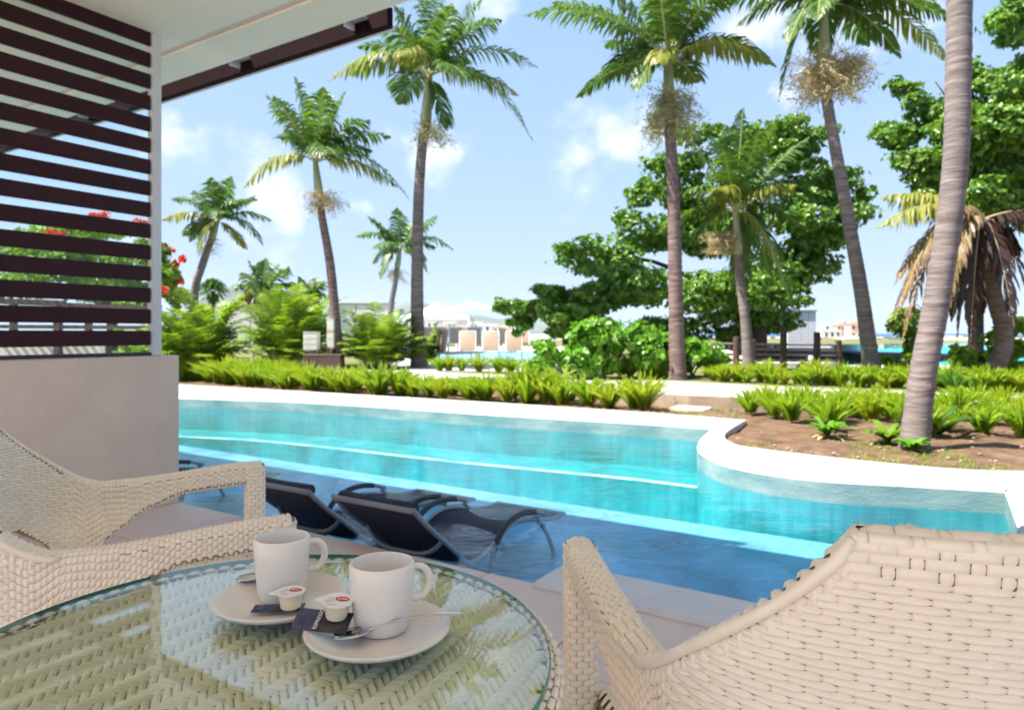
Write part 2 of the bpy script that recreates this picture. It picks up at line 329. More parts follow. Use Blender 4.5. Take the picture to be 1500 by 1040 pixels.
M['hill'] = surf('hill', (.10, .13, .12), (.16, .18, .16), rough=.95, scale=.006, spec=.05)
M['post_grey'] = surf('post_grey', (.30, .30, .30), (.38, .38, .38), rough=.6, scale=10)

# ------------------------------------------------------------------ setting
ZW, ZC, ZS, ZG = -.08, .07, .02, .2          # water, coping top, bed soil, garden ground
def v2(p): return (p.x, p.y)
# far coping (outer edge at the water, inner edge at the bed) and the rounded planter
far_o = [B(-16, 2.95), P(262, 586, ZC), P(450, 590, ZC), P(700, 605, ZC), P(950, 620, ZC), P(1045, 627, ZC)]
far_o[1] = P(262, 582, ZC); far_o[2] = P(450, 588.5, ZC)
plant_o = [P(x, y, ZC) for x, y in ((1045, 627), (1030, 638), (1021, 652), (1032, 666), (1075, 683), (1187, 700), (1337, 709), (1472, 717))]
far_i = [B(-16, 3.75), P(262, 563, ZC), P(450, 573.5, ZC), P(700, 588, ZC), P(950, 604, ZC), P(1093, 615, ZC)]
plant_i = [P(x, y, ZC) for x, y in ((1093, 615), (1068, 630), (1061, 638), (1068, 646), (1100, 655), (1262, 674), (1394, 686), (1500, 690))]
def dense(pts, k=4):
    out = []; n = len(pts)
    for i in range(n - 1):
        p0, p1, p2, p3 = pts[max(i - 1, 0)], pts[i], pts[i + 1], pts[min(i + 2, n - 1)]
        for j in range(k):
            t = j / k; out.append(.5 * ((2 * p1) + (-p0 + p2) * t + (2 * p0 - 5 * p1 + 4 * p2 - p3) * t * t + (-p0 + 3 * p1 - 3 * p2 + p3) * t ** 3))
    out.append(pts[-1]); return out
far_o[0] = far_o[1] + (far_o[1] - far_o[2]).normalized() * 11; far_i[0] = far_i[1] + (far_i[1] - far_i[2]).normalized() * 11
far_o, far_i = dense(far_o), dense(far_i); plant_o, plant_i = dense(plant_o, 5), dense(plant_i, 5)
corner = plant_o[-1]                                     # the pool's right wall runs from here back to the terrace
rw_end = corner - EB * ((corner - W0).dot(EB) - .02)
rw = [corner, corner.lerp(rw_end, .5), rw_end]
outer = far_o + plant_o[1:] + rw[1:]
inner = far_i + plant_i[1:] + [corner + EA * .62 + EB * .1, rw[1] + EA * .62, rw_end + EA * .62]
# ground: one sheet from the planted bed back, cut along the coping
edge_r = [D(1050, 500, 46), P(1118, 531, ZG), P(1200, 534.5, ZG), P(1340, 535, ZG), P(1500, 534, ZG), Vector((60, 14, ZG))]
def sheet(name, poly, z, mat):
    return struct(name, MB().add([(p[0], p[1], z) for p in poly], [tuple(range(len(poly)))]), mat)
# the coping as two walls and a top, with a rounded lip; pieces share the pool's outline
cp = MB()
def strip(mb, A_, za, B_, zb, mi=0):
    n = min(len(A_), len(B_)); vs = [(p[0], p[1], za) for p in A_[:n]] + [(p[0], p[1], zb) for p in B_[:n]]
    mb.add(vs, [(i, i + 1, n + i + 1, n + i) for i in range(n - 1)], mi)
def resample(pts, n):
    d = [0]
    for i in range(1, len(pts)): d.append(d[-1] + (pts[i] - pts[i - 1]).length)
    out = []
    for k in range(n):
        t = d[-1] * k / (n - 1); i = max(j for j in range(len(d)) if d[j] <= t + 1e-9); i = min(i, len(pts) - 2)
        u = (t - d[i]) / max(d[i + 1] - d[i], 1e-9); out.append(pts[i].lerp(pts[i + 1], min(u, 1)))
    return out
def zipstrip(mb, A_, za, B_, zb, mi=0):          # joins two lines of matching sections
    strip(mb, A_, za, B_, zb, mi)
secs = [(far_o, far_i, 40), (plant_o, plant_i, 40), (rw, [plant_i[-1].lerp(corner, 0) if False else corner + EA * .62 + EB * .1, rw[1] + EA * .62, rw_end + EA * .62], 6)]
lip = .02
for o_, i_, n in secs:
    o2, i2 = resample(o_, n), resample(i_, n)
    mid = [a.lerp(b, .03) for a, b in zip(o2, i2)]
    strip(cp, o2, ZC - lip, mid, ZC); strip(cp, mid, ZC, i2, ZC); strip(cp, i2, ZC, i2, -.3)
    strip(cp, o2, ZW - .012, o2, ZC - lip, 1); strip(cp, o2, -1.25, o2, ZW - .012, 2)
q = [plant_i[-1], corner + EA * .62 + EB * .1, corner]
cp.add([(p.x, p.y, ZC) for p in q], [(0, 1, 2)])
struct('pool_coping', cp, [M['white_coping'], M['wet_wall'], M['pool_side']], True)
# bed soil, uneven
def soil_sheet(name, mat, z, pxy, nx, ny, keep, amp=.035):
    vs, idx, fs = [], {}, []
    (x0, x1), (y0, y1) = pxy
    for j in range(ny + 1):
        for i in range(nx + 1):
            x = x0 + (x1 - x0) * i / nx; y = y0 + (y1 - y0) * j / ny
            vs.append((x, y, z + amp * (mnoise.fractal(Vector((x * 1.7, y * 1.7, 3)), 1, 2, 4)) * 1.2))
    for j in range(ny):
        for i in range(nx):
            c = (x0 + (x1 - x0) * (i + .5) / nx, y0 + (y1 - y0) * (j + .5) / ny)
            if keep(*c): fs.append((j * (nx + 1) + i, j * (nx + 1) + i + 1, (j + 1) * (nx + 1) + i + 1, (j + 1) * (nx + 1) + i))
    return struct(name, MB().add(vs, fs), mat, True)
def inside(poly):
    pl = [(p[0], p[1]) for p in poly]; n = len(pl)
    def f(x, y):
        c = False
        for i in range(n):
            (x1, y1), (x2, y2) = pl[i], pl[(i + 1) % n]
            if (y1 > y) != (y2 > y) and x < (x2 - x1) * (y - y1) / (y2 - y1) + x1: c = not c
        return c
    return f
midline = [a.lerp(b, .6) for a, b in zip(resample(far_o, 40), resample(far_i, 40))] + [a.lerp(b, .6) for a, b in zip(resample(plant_o, 40), resample(plant_i, 40))][1:]
path_front = [P(x, y, ZG) for x, y in ((150, 541), (380, 546), (640, 556), (970, 577), (1100, 582), (1300, 587), (1500, 592))] + [Vector((14, 5.6, ZG))]
path_back = [P(x, y, ZG) for x, y in ((150, 530), (380, 534), (640, 545.5), (980, 558), (1100, 564.5), (1300, 572), (1500, 579))] + [Vector((14, 7.2, ZG))]
path_front[0] = Vector((-16, path_front[0].y + 4, ZG)); path_back[0] = Vector((-18, path_back[0].y + 6, ZG))
pf, pb = resample(dense(path_front), 48), resample(dense(path_back), 48)
bed_poly = midline + [corner + EA * .55 + EB * .1, rw_end + EA * .55, rw_end + EA * 5, Vector((14, 5.9, 0))] + [p + Vector((0, .05, 0)) for p in reversed(pf)]
soil_sheet('planting_soil', M['soil'], ZS, ((-16, 12), (1.5, 22)), 190, 140, inside(bed_poly))
mb = MB(); strip(mb, pf, ZG, pb, ZG); strip(mb, pf, -.1, pf, ZG, 1)
struct('garden_path', mb, [M['path'], M['path_face']])
gnd = [Vector((-700, 300, 0)), Vector((-700, 40, 0))] + [p - Vector((0, .3, 0)) for p in pb] + [Vector((60, 7, 0))] + edge_r[::-1] + [Vector((60, 75, 0)), Vector((-40, 300, 0))]
sheet('ground', gnd, ZG - .004, M['ground'])
# seawall edge of the garden and pale quay
er = edge_r; mb = MB(); strip(mb, [p + Vector((0, .0, 0)) for p in er], -1.6, er, ZG); 
erb = [p + Vector((-1.6, -2.2, 0)) for p in er]; strip(mb, er, ZG + .003, erb, ZG + .003)
struct('quay', mb, M['sand'])
# pool basin
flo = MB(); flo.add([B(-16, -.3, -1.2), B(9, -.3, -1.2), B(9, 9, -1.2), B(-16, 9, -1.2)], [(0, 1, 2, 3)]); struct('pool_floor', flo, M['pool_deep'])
SH_B = 2.52                                                # shelf along the terrace, under the loungers
sh = MB(); sh.add([B(-16, -.3, -.35), B(6.2, -.3, -.35), B(6.2, SH_B, -.35), B(-16, SH_B, -.35)], [(0, 1, 2, 3)])
sh.add([B(-16, SH_B, -.35), B(6.2, SH_B, -.35), B(6.2, SH_B, -1.2), B(-16, SH_B, -1.2)], [(0, 1, 2, 3)])
sh.add([B(6.2, -.3, -.35), B(6.2, SH_B, -.35), B(6.2, SH_B, -1.2), B(6.2, -.3, -1.2)], [(3, 2, 1, 0)])
struct('pool_shelf', sh, M['pool_shelf'])
# the bench along the far wall with its pale nosing
off = lambda pts, d: [p - EB * d for p in pts]
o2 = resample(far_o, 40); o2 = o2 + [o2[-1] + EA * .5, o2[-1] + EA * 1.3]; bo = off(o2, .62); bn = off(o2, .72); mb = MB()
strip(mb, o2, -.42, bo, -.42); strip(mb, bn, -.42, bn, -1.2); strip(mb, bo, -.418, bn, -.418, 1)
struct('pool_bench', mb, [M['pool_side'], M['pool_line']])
wt = MB(); wt.add([B(-16, -.02, ZW), B(5.6, -.02, ZW), B(5.6, 6.2, ZW), B(-16, 6.2, ZW)], [(0, 1, 2, 3)])
tag(link('pool_water', wt.mesh('pool_water', M['water'], False)), kind='structure')
# terrace
tf = MB(); tf.box(B(-1, -3.2, -.2), (22, 6.4, .4 - .012), (EA, EB, UP)); floor = struct('terrace_floor', tf, M['grout'])
tc_ = MB().box(B(0, -19.4, -.2), (46, 26, .4), (EA, EB, UP)); struct('bounce_paving', tc_, M['tile'])  # unseen paving added behind the camera to bounce sunlight under the roof
fm = tf2 = MB().box((0, 0, -.006), (.594, .594, .014), bev=.003).mesh('floor_tile', M['tile'], False)
n = 0
for i in range(-2, 12):
    for j in range(0, 6):
        a, b = -.02 + .6 * i + .3, -.0 - .6 * j - .3
        if a > 2.55 and b > -.35: b = b
        o = link('floor_tile', fm, floor, B(a, b, rnd.uniform(-.0008, .0008)), (0, 0, ROTB + math.pi * rnd.randrange(2)))
es = MB(); 
for k in range(5): es.box(B(2.62 + .9 * k + .45, .10, -.03), (.894, .30, .1), (EA, EB, UP), bev=.012)
struct('pool_edge', es, M['edge_stone'])
# sea, sea bed colours by depth
m, nt, N, L = new_mat('sea'); out = N('ShaderNodeOutputMaterial'); p = N('ShaderNodeBsdfPrincipled'); L(p.outputs[0], out.inputs[0]); g = N('ShaderNodeNewGeometry'); sp = N('ShaderNodeSeparateXYZ'); L(g.outputs['Position'], sp.inputs[0])
mr = N('ShaderNodeMapRange'); mr.inputs['From Min'].default_value = 95; mr.inputs['From Max'].default_value = 330; L(sp.outputs['Y'], mr.inputs['Value'])
mx = N('ShaderNodeMix'); mx.data_type = 'RGBA'; L(mr.outputs[0], mx.inputs['Factor']); mx.inputs['A'].default_value = (.03, .42, .48, 1); mx.inputs['B'].default_value = (.012, .09, .20, 1); L(mx.outputs['Result'], p.inputs['Base Color']); p.inputs['Roughness'].default_value = .45
sheet('sea', [(-40, 40), (3400, 14), (3400, 4300), (-3400, 4300), (-3400, 300), (-40, 300)], -1.5, m)
# far hills
def hill(name, prof, Y, depth, zb=-1.5):
    vs, fs = [], []; n = len(prof)
    xs = np.linspace(prof[0][0], prof[-1][0], 60); ys = np.interp(xs, [q[0] for q in prof], [q[1] for q in prof]); rows = 7
    for r in range(rows):
        t = r / (rows - 1)
        for x, y in zip(xs, ys):
            top = D(x, y, Y).z; prof_t = math.sin(math.pi * t) ** .8
            X = (x - CX) * Y / FPX * (1 + .0); yy = Y - depth / 2 + depth * t
            z = zb + (top - zb) * prof_t * (1 + .10 * mnoise.noise(Vector((X / 60, yy / 60, 1))))
            vs.append((X, yy, z))
    k = len(xs)
    for r in range(rows - 1):
        for i in range(k - 1): fs.append((r * k + i, r * k + i + 1, (r + 1) * k + i + 1, (r + 1) * k + i))
    return struct(name, MB().add(vs, fs), M['hill'], True)
hill('hills', [(240, 488), (300, 470), (345, 424), (375, 416), (400, 432), (440, 452), (500, 462), (560, 455), (590, 448), (606, 440), (630, 447), (680, 460), (760, 470), (850, 478), (960, 488)], 2600, 1200)

# ------------------------------------------------------------------ building: half wall, screen, roof
o = B(0, 0); w = MB().box(B(-.11, -2.2, .465), (.22, 4.4, .93), (EA, EB, UP), bev=.006)
single('half_wall', w, M['stucco'], 'beige stucco half wall at the left, carrying the dark slatted screen', 'wall', tuple(B(-.11, 0)))
ps = B(-.06, -.125); scr = thing('louvre_screen', 'tall privacy screen of dark brown horizontal slats on the beige half wall', 'screen', tuple(ps + UP * .93))
so = ps + UP * .93; ax = (EA, EB, UP); TOPZ = 2.92
part('post', MB().box(B(-.06, -.125, .93 + (TOPZ - .93) / 2), (.05, .062, TOPZ - .93), ax, bev=.004), M['metal_grey'], scr, org=so)
part('frame', MB().box(B(-.06, -1.42, .93 + (TOPZ - .93) / 2), (.05, .05, TOPZ - .93), ax, bev=.004), M['tube_black'], scr, org=so)
sm = MB().box((0, 0, 0), (1.21, .02, .09), bev=.003).mesh('slat', M['dark_wood'], False)
for k in range(15):
    z = 1.04 + .1315 * k
    link('slat', sm, scr, B(-.042, -.77, z) - so, (0, 0, math.atan2(EB.y, EB.x)))
    if k < 14: pass
br = MB()
for k in range(15): br.box(B(-.06, -.164, 1.04 + .1315 * k), (.03, .02, .03), ax)
part('slat_clip', br, M['metal_grey'], scr, org=so, kind='stuff')
part('rail', MB().box(B(-.06, -.77, .942), (.04, 1.24, .022), ax, bev=.003), M['tube_black'], scr, org=so)
part('glass_pane', MB().box(B(-.075, -.77, .956 + .97), (.008, 1.235, 1.94), ax), M['pane'], scr, org=so, smooth=False)

re_p, re_q = Vector((-2.48, 4.9, 0)), Vector((-.59, 3.79, 0)); rb = (re_p - W0).dot(EB) + .10     # roof edge line
roof = thing('canopy_roof', 'cream painted roof slab over the terrace at the top left', 'roof', tuple(B(2, rb - 2, TOPZ)))
ro = B(2, rb - 2, TOPZ); RA0, RA1 = -9.0, 7.2; ra = (RA0 + RA1) / 2; rl = RA1 - RA0
gi = .30                                                # inset of the drip groove from the edge
part('soffit', MB().box(B(ra, rb - gi - .05 - 2.45, TOPZ + .02), (rl, 4.9, .04), ax), M['soffit'], roof, org=ro, smooth=False)
part('drip_groove', MB().box(B(ra, rb - gi - .02, TOPZ + .028), (rl, .062, .03), ax), M['groove'], roof, org=ro, smooth=False)
part('edge_panel', MB().box(B(ra, rb - (gi - .011) / 2, TOPZ + .02), (rl, gi - .011, .04), ax), M['soffit'], roof, org=ro, smooth=False)
part('roof_slab', MB().box(B(ra, rb - 2.62, TOPZ + .13), (rl, 5.2, .16), ax), M['white_wall'], roof, org=ro, smooth=False)
be = D(572, 46, 4.05); bb = (be - W0).dot(EB); ba = (be - W0).dot(EA)
beam = thing('fascia_beam', 'dark brown beam hung outside the roof edge on grey brackets', 'beam', tuple(B(ba - 2, bb, 2.94)))
bo_ = B(ba - 2, bb, 2.94)
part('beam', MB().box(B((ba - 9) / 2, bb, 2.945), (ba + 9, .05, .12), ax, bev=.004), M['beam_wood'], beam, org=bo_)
part('cover_strip', MB().box(B((ba - 9) / 2, bb + .032, 2.888), (ba + 9, .012, .02), ax), M['bracket'], beam, org=bo_, smooth=False)
for px in (515, 345, 120):
    t = (px - CX) / FPX; # walk the beam to this column
    a = min(np.linspace(-9, ba, 4000), key=lambda q: abs(B(q, bb - .1).x - t * B(q, bb - .1).y))
    br = MB(); mid_b = (rb + bb) / 2
    br.box(B(a, mid_b, 2.965), (.12, bb - rb - .045, .012), ax); br.box(B(a - .055, mid_b, 2.94), (.01, bb - rb - .045, .05), ax)
    part('bracket', br, M['bracket'], beam, org=bo_, smooth=False)

# ------------------------------------------------------------------ woven furniture
def strand_patch(mb, F, a0, a1, b0, b1, h, na=6, nb=4, kind=0, slant=0.0):
    "one visible float of a strand: 0 lens, 1 scale that thickens to its end, 2 blunt ended"
    vs = []
    for i in range(na):
        p = i / (na - 1)
        if kind == 1: ph = (.18 + .82 * p ** .8) * (1 - p ** 9) if 0 < p < 1 else 0.0; tp_ = .55 + .45 * math.sin(math.pi * min(1, .08 + p * .80)) if p < 1 else .35
        elif kind == 2: ph = .9 if 0 < p < 1 else 0.0; tp_ = .93
        else: ph = math.sin(math.pi * p) ** .45 if 0 < p < 1 else 0.0; tp_ = 1 - .30 * abs(2 * p - 1) ** 2.5
        pa = p if kind != 2 else (0, .04, .3, .7, .96, 1)[i] if na == 6 else p
        for j in range(nb):
            q = j / (nb - 1); pos, n = F(a0 + (a1 - a0) * pa, (b0 + b1) / 2 + (b1 - b0) * (q - .5) * tp_ + slant * (p - .5)); vs.append(pos + n * (h * ph * math.sqrt(max(0, 1 - (2 * q - 1) ** 2)) - .0006))
    mb.add(vs, [(i * nb + j, (i + 1) * nb + j, (i + 1) * nb + j + 1, i * nb + j + 1) for i in range(na - 1) for j in range(nb - 1)])
class Weave:
    "collects strands; the largest in view become parts of their own, the rest one joined part"
    def __init__(s): s.items = []
    def add(s, F, a0, a1, b0, b1, h, na=6, nb=4, kind=0, slant=0.0): s.items.append((F, a0, a1, b0, b1, h, na, nb, kind, slant))
    def build(s, root, mat, mw, limit, name='strand', rest='woven_strands'):
        sc = []
        for k, it in enumerate(s.items):
            F, a0, a1, b0, b1 = it[:5]; p, n = F((a0 + a1) / 2, (b0 + b1) / 2); p = mw @ p; n = mw.to_3x3() @ n
            v = p - Vector((0, 0, H)); size = 0
            if p.y > .1:
                x = CX + FPX * p.x / p.y; y = HOR + FPX * (H - p.z) / p.y
                if -5 < x < 1505 and 0 < y < 1045 and n.dot(v) < 0:
                    e = (mw @ F(a1, b0)[0] - mw @ F(a0, b0)[0]).length; size = e / p.y
            sc.append((size, k))
        sc.sort(reverse=True); own = {k for sz, k in sc[:limit] if sz > .007}
        mb = MB()
        for k, it in enumerate(s.items):
            if k in own:
                q = MB(); strand_patch(q, *it); link(name, q.mesh(name, mat, True, angle=0), root)
            else: strand_patch(mb, *it)
        if mb.f: tag(link(rest, mb.mesh(rest, mat, True, angle=0), root), kind='stuff')
        return len(own)
half = [(-.312, .285), (-.314, .18), (-.314, .05), (-.310, -.08), (-.297, -.18), (-.262, -.245), (-.20, -.292), (-.12, -.335), (-.05, -.357), (0, -.361)]
plan = [Vector((x, y, 0)) for x, y in half] + [Vector((-x, y, 0)) for x, y in half[-2::-1]]
plan = resample(dense(plan, 8), 161)
LEN = sum((plan[i + 1] - plan[i]).length for i in range(160)); NP = 160
def plan_at(s):
    f = min(max(s / LEN * NP, 0), NP - 1e-6); i = int(f); u = f - i; p = plan[i].lerp(plan[i + 1], u)
    a, b = max(i - 2, 0), min(i + 3, NP); t = (plan[b] - plan[a]).normalized(); return p, t, Vector((t.y, -t.x, 0)) if False else Vector((t.y, -t.x, 0))
S_ARM, S_DIP, S_TOP = .44, .46, .632          # arm weave ends / edge starts to rise / top corner, along the plan from an arm's front
def sm(x): x = min(max(x, 0), 1); return x * x * (3 - 2 * x)
def z_top(s):
    s = min(s, LEN - s)
    if s >= S_TOP: return .905 - .004 * math.cos((s - S_TOP) * 5)
    return .712 - .022 * sm(s / .35) * (1 - .6 * sm((s - .40) / .12)) + .19 * (max(0, (s - S_DIP + .08) / (S_TOP - S_DIP + .08)) ** 1.6)
def z_bot(s):
    s = min(s, LEN - s)
    pts = ((0, .655), (.2, .642), (.29, .605), (.37, .545), (.415, .475), (.465, .475), (.51, .555), (.58, .605), (.75, .60), (2, .59))
    xs = [q[0] for q in pts]; ys = [q[1] for q in pts]; return float(np.interp(s, xs, ys))
def thick(s): s = min(s, LEN - s); return .05 - .014 * sm((s - .25) / .3)
def lean(s, z):
    m_ = min(s, LEN - s); return max(0, z - .60) * .13 * sm((m_ - .36) / .26) + (.0 if z > .6 else (z - .6) * .1 * sm((m_ - .4) / .2))
def shell(s, z, side):
    p, t, n = plan_at(s); n = -n                                     # outward (t runs along the plan counter to it)
    return p + n * (lean(s, z) + side * thick(s) / 2) + UP * z, t, n
p_, t_, n_ = plan_at(LEN / 2); OUTS = 1 if (-n_).y < 0 else -1        # make sure n points to the back
def shell(s, z, side):
    p, t, n = plan_at(s); n = -n * OUTS
    return p + n * (lean(s, z) + side * thick(s) / 2) + UP * z
def fd(f):
    "surface function with a finite difference normal; flips so that it points to +o"
    def F(a, b, e=.004):
        p, o = f(a, b); u = f(a + e, b)[0] - f(a - e, b)[0]; v = f(a, b + e)[0] - f(a, b - e)[0]; n = u.cross(v)
        n = n.normalized() if n.length > 1e-12 else o.normalized()
        return p, (n if n.dot(o) > 0 else -n)
    return F
def outdir(s): p, t, n = plan_at(s); return -n * OUTS
def make_chair(label, loc, rz, limit):
    ch = thing('rattan_armchair', label, 'armchair', loc, rz); mw = Matrix.Translation(loc) @ Matrix.Rotation(rz, 4, 'Z')
    # core shell under the weave
    ns = 150; core = MB(); ring = None; vs = []; fs = []
    m_ = 18
    for i in range(ns + 1):
        s = LEN * i / ns; zt, zb = z_top(s) - .012, z_bot(s) + .008; n = outdir(s)
        sec = [shell(s, zb + (zt - zb) * k / 5, 1) - n * .0015 for k in range(6)] + [shell(s, zt + .0095 * math.cos(w * math.pi), math.sin(w * math.pi) * .93) for w in (.3, .1, -.1, -.3)]
        sec += [shell(s, zb + (zt - zb) * k / 5, -1) + n * .0015 for k in range(5, -1, -1)] + [shell(s, zb - .006, -.5), shell(s, zb - .006, .5)]; vs += sec
    for i in range(ns):
        for j in range(m_): fs.append((i * m_ + j, i * m_ + (j + 1) % m_, (i + 1) * m_ + (j + 1) % m_, (i + 1) * m_ + j))
    fs += [tuple(range(m_)), tuple(ns * m_ + j for j in range(m_ - 1, -1, -1))]
    core.add(vs, fs); part('shell', core, M['rattan_core'], ch)
    wv = Weave(); wv2 = Weave()
    # back panel: rows of level strands, outside and inside
    for side in (1, -1):
        F = fd(lambda s, z, sd=side: (shell(s, z, sd), outdir(s) * sd))
        rowh, pitch = .0070, .039
        for r in range(70):
            z = .8585 - rowh * r
            if z < .44: break
            off_ = (r % 3) * pitch / 3 + rnd.uniform(-.001, .001)
            k0 = int(S_ARM / pitch)
            for k in range(k0, int((LEN - S_ARM) / pitch) + 1):
                s = k * pitch + off_; sl = s - pitch * .04; s1 = s + pitch * 1.0
                if s < S_ARM or s1 > LEN - S_ARM: continue
                while sl < s1 and not (z < z_top(sl) - .013 and z > z_bot(sl) + .004): sl += .0015
                while s1 > sl and not (z < z_top(s1) - .013 and z > z_bot(s1) + .004): s1 -= .0015
                if s1 - sl > .006: wv.add(F, sl, s1, z - rowh * .60, z + rowh * .60, .0068, 7, 4, 1)
        # three heavier rows under the top edge
        for r in range(3):
            z = .887 - .0100 * r; pitch2 = .039
            lim = next((q for q in np.linspace(S_ARM, S_TOP + .03, 200) if z <= z_top(q) - .012), None)
            if lim is not None:
                f0 = next(v for v in (k * pitch2 + (r % 2) * pitch2 / 2 for k in range(99)) if v >= lim and v >= S_TOP - .05)
                if f0 - lim > .003:
                    for q0, q1 in ((lim - .004, f0 + .001), (LEN - f0 - .001, LEN - lim + .004)): wv.add(F, q0, q1, z - .0059, z + .0059, .0034, 6, 4, 2)
            for k in range(int(S_ARM / pitch2), int((LEN - S_ARM) / pitch2) + 1):
                sa = k * pitch2 + (r % 2) * pitch2 / 2; sb = sa + pitch2 * .73
                while sa < sb and z > z_top(sa) - .012: sa += .0015
                while sb > sa and z > z_top(sb) - .012: sb -= .0015
                if sb - sa < .006 or sa < S_TOP - .05 or sb > LEN - S_TOP + .05: continue
                wv.add(F, sa, sb, z - .0059, z + .0059, .0034, 6, 4, 2)
                wv.add(lambda a, b, f=F: f(b, a), z - .0060, z + .0060, sb + .0005, sb + pitch2 * .26, .0026, 4, 4)
    # over the top edge
    def top_f(s, w):
        return (shell(s, z_top(s) - .011 + .011 * math.cos(math.pi * w), math.sin(math.pi * w)), UP * math.cos(math.pi * w) + outdir(s) * math.sin(math.pi * w))
    Ft = fd(top_f)
    for r in range(3):
        pitch2 = .039
        f0 = next(v for v in (k * pitch2 + ((r + 1) % 2) * pitch2 / 2 for k in range(99)) if v >= S_TOP - .004)
        for q0, q1 in ((S_TOP - .014, f0), (LEN - f0, LEN - S_TOP + .014)): wv.add(Ft, q0, q1, -.53 + r / 3, -.5 + r / 3 + (.363 if r < 2 else .42), .0038, 6, 4, 2)
        for k in range(int(S_TOP / pitch2), int((LEN - S_TOP) / pitch2) + 1):
            s = k * pitch2 + ((r + 1) % 2) * pitch2 / 2
            if s < S_TOP - .004 or s + pitch2 * .8 > LEN - S_TOP + .004: continue
            w0 = -.5 + r / 3; wv.add(Ft, s, s + pitch2 * .78, w0 - .03, w0 + (.363 if r < 2 else .42), .0038, 6, 4, 2)
            wv.add(lambda a, b, f=Ft: f(b, a), w0 - .01, w0 + .343, s + pitch2 * .76, s + pitch2 * 1.02, .0028, 4, 4)
    # rising edges: short strands across and a thick piping strand along the outer corner
    for mir in (0, 1):
        s = S_ARM - .02
        while s < S_TOP:
            q = LEN - s if mir else s
            for w0, w1 in ((-.52, -.02), (.0, .5)):
                wv.add(lambda a, b, f=Ft: f(b, a), w0, w1, q - .0052, q + .0052, .0042, 6, 4, 0, .005)
                q += .006 if not mir else -.006
            Fo = fd(lambda s_, z_: (shell(s_, z_, 1), outdir(s_)))
            zt = z_top(s); wv.add(lambda a, b, f=Fo: f(b, a), zt - .034, zt - .014, (LEN - s if mir else s) - .0045, (LEN - s if mir else s) + .0045, .004)
            s += .0115
        pp = []
        for k in range(26):
            s = S_ARM - .06 + (S_TOP + .0 - S_ARM + .06) * k / 25; q = LEN - s if mir else s
            pp.append(shell(q, z_top(q) - .007, 1.0) + outdir(q) * .001)
        part('piping', MB().tube(pp, [.003] + [.0062] * 24 + [.004], 8), M['rattan'], ch, angle=0)
    # arms: strands wrapped around
    def arm_f(mir):
        def f(w, s):                                     # w walks round the section, s along the arm
            q = LEN - s if mir else s; s_ = min(max(q, 0), LEN); zt, zb = z_top(s_), z_bot(s_); hgt = zt - zb; th = thick(s_); per = 2 * (hgt + th); d = (w % 1) * per
            r_ = min(hgt, th) * .40; hs, ws, ar = hgt - 2 * r_, th - 2 * r_, r_ * math.pi / 2; tot = 2 * (hs + ws + 2 * ar); d = (w % 1) * tot
            o = outdir(s_); quad = [(hs, 1), (ar, 0), (ws, 2), (ar, 0), (hs, 3), (ar, 0), (ws, 4), (ar, 0)]; x, z, nx, nz = th / 2, -hs / 2, 1, 0
            for i_, (ln, kd) in enumerate(quad):
                u = min(d, ln); d -= u
                if kd == 1: x, z, nx, nz = th / 2, -hs / 2 + u, 1, 0
                elif kd == 2: x, z, nx, nz = ws / 2 - u, hgt / 2, 0, 1
                elif kd == 3: x, z, nx, nz = -th / 2, hs / 2 - u, -1, 0
                elif kd == 4: x, z, nx, nz = -ws / 2 + u, -hgt / 2, 0, -1
                else:
                    cx_, cz_ = ((ws / 2, hs / 2), (-ws / 2, hs / 2), (-ws / 2, -hs / 2), (ws / 2, -hs / 2))[i_ // 2]; a_ = u / r_ + (i_ // 2) * math.pi / 2; nx, nz = math.cos(a_), math.sin(a_); x, z = cx_ + r_ * nx, cz_ + r_ * nz
                if d <= 1e-9: break
            return shell(s_, (zt + zb) / 2 + z, 2 * x / th), o * nx + UP * nz
        return fd(f)
    for mir in (0, 1):
        F = arm_f(mir); s = .004; r = 0
        while s < S_ARM + .03:
            s_ = LEN - s if mir else s; per = 2 * (z_top(s_) - z_bot(s_) + thick(s_)); n = max(8, int(per / .0155)); 
            for k in range(n):
                w = (k + .5 * (r % 2)) / n; wv2.add(F, w - .03 / n, w + .93 / n, s - .0053, s + .0053, .0031)
            s += .0088; r += 1
    # front of each arm turns down into the front leg; legs are wrapped too
    def leg(x, y, ztop, wx, wy, dx=0, dy=0):
        lg = MB(); pts = [Vector((x + dx * (1 - z / ztop), y + dy * (1 - z / ztop), z)) for z in np.linspace(0.0, ztop, 9)]
        vs = []; fs = []
        for p in pts:
            for a, b in ((-1, -.6), (-.6, -1), (.6, -1), (1, -.6), (1, .6), (.6, 1), (-.6, 1), (-1, .6)): vs.append(p + Vector((a * (wx / 2 - .003), b * (wy / 2 - .003), 0)))
        for i in range(8):
            for j in range(8): fs.append((i * 8 + j, i * 8 + (j + 1) % 8, i * 8 + 8 + (j + 1) % 8, i * 8 + 8 + j))
        fs += [tuple(range(7, -1, -1)), tuple(range(64, 72))]
        lg.add(vs, fs); part('leg', lg, M['rattan_core'], ch)
        def f(w, z):
            a = (w % 1) * 2 * math.pi; c, s_ = math.cos(a), math.sin(a); k = (abs(c) ** 4.5 + abs(s_) ** 4.5) ** (-1 / 4.5)
            u = 1 - z / ztop; return Vector((x + dx * u + c * k * wx / 2, y + dy * u + s_ * k * wy / 2, z)), Vector((c, s_, 0))
        F = fd(f); z = .006; r = 0
        while z < ztop:
            for k in range(8):
                w = (k + .5 * (r % 2)) / 8; wv2.add(F, w - .03 / 8, w + .93 / 8, z - .0059, z + .0059, .0038)
            z += .0102; r += 1
    for sx in (-1, 1):
        leg(sx * .312, .268, .70, .052, .050); leg(sx * .306, -.158, .52, .05, .062, sx * .01, -.06)
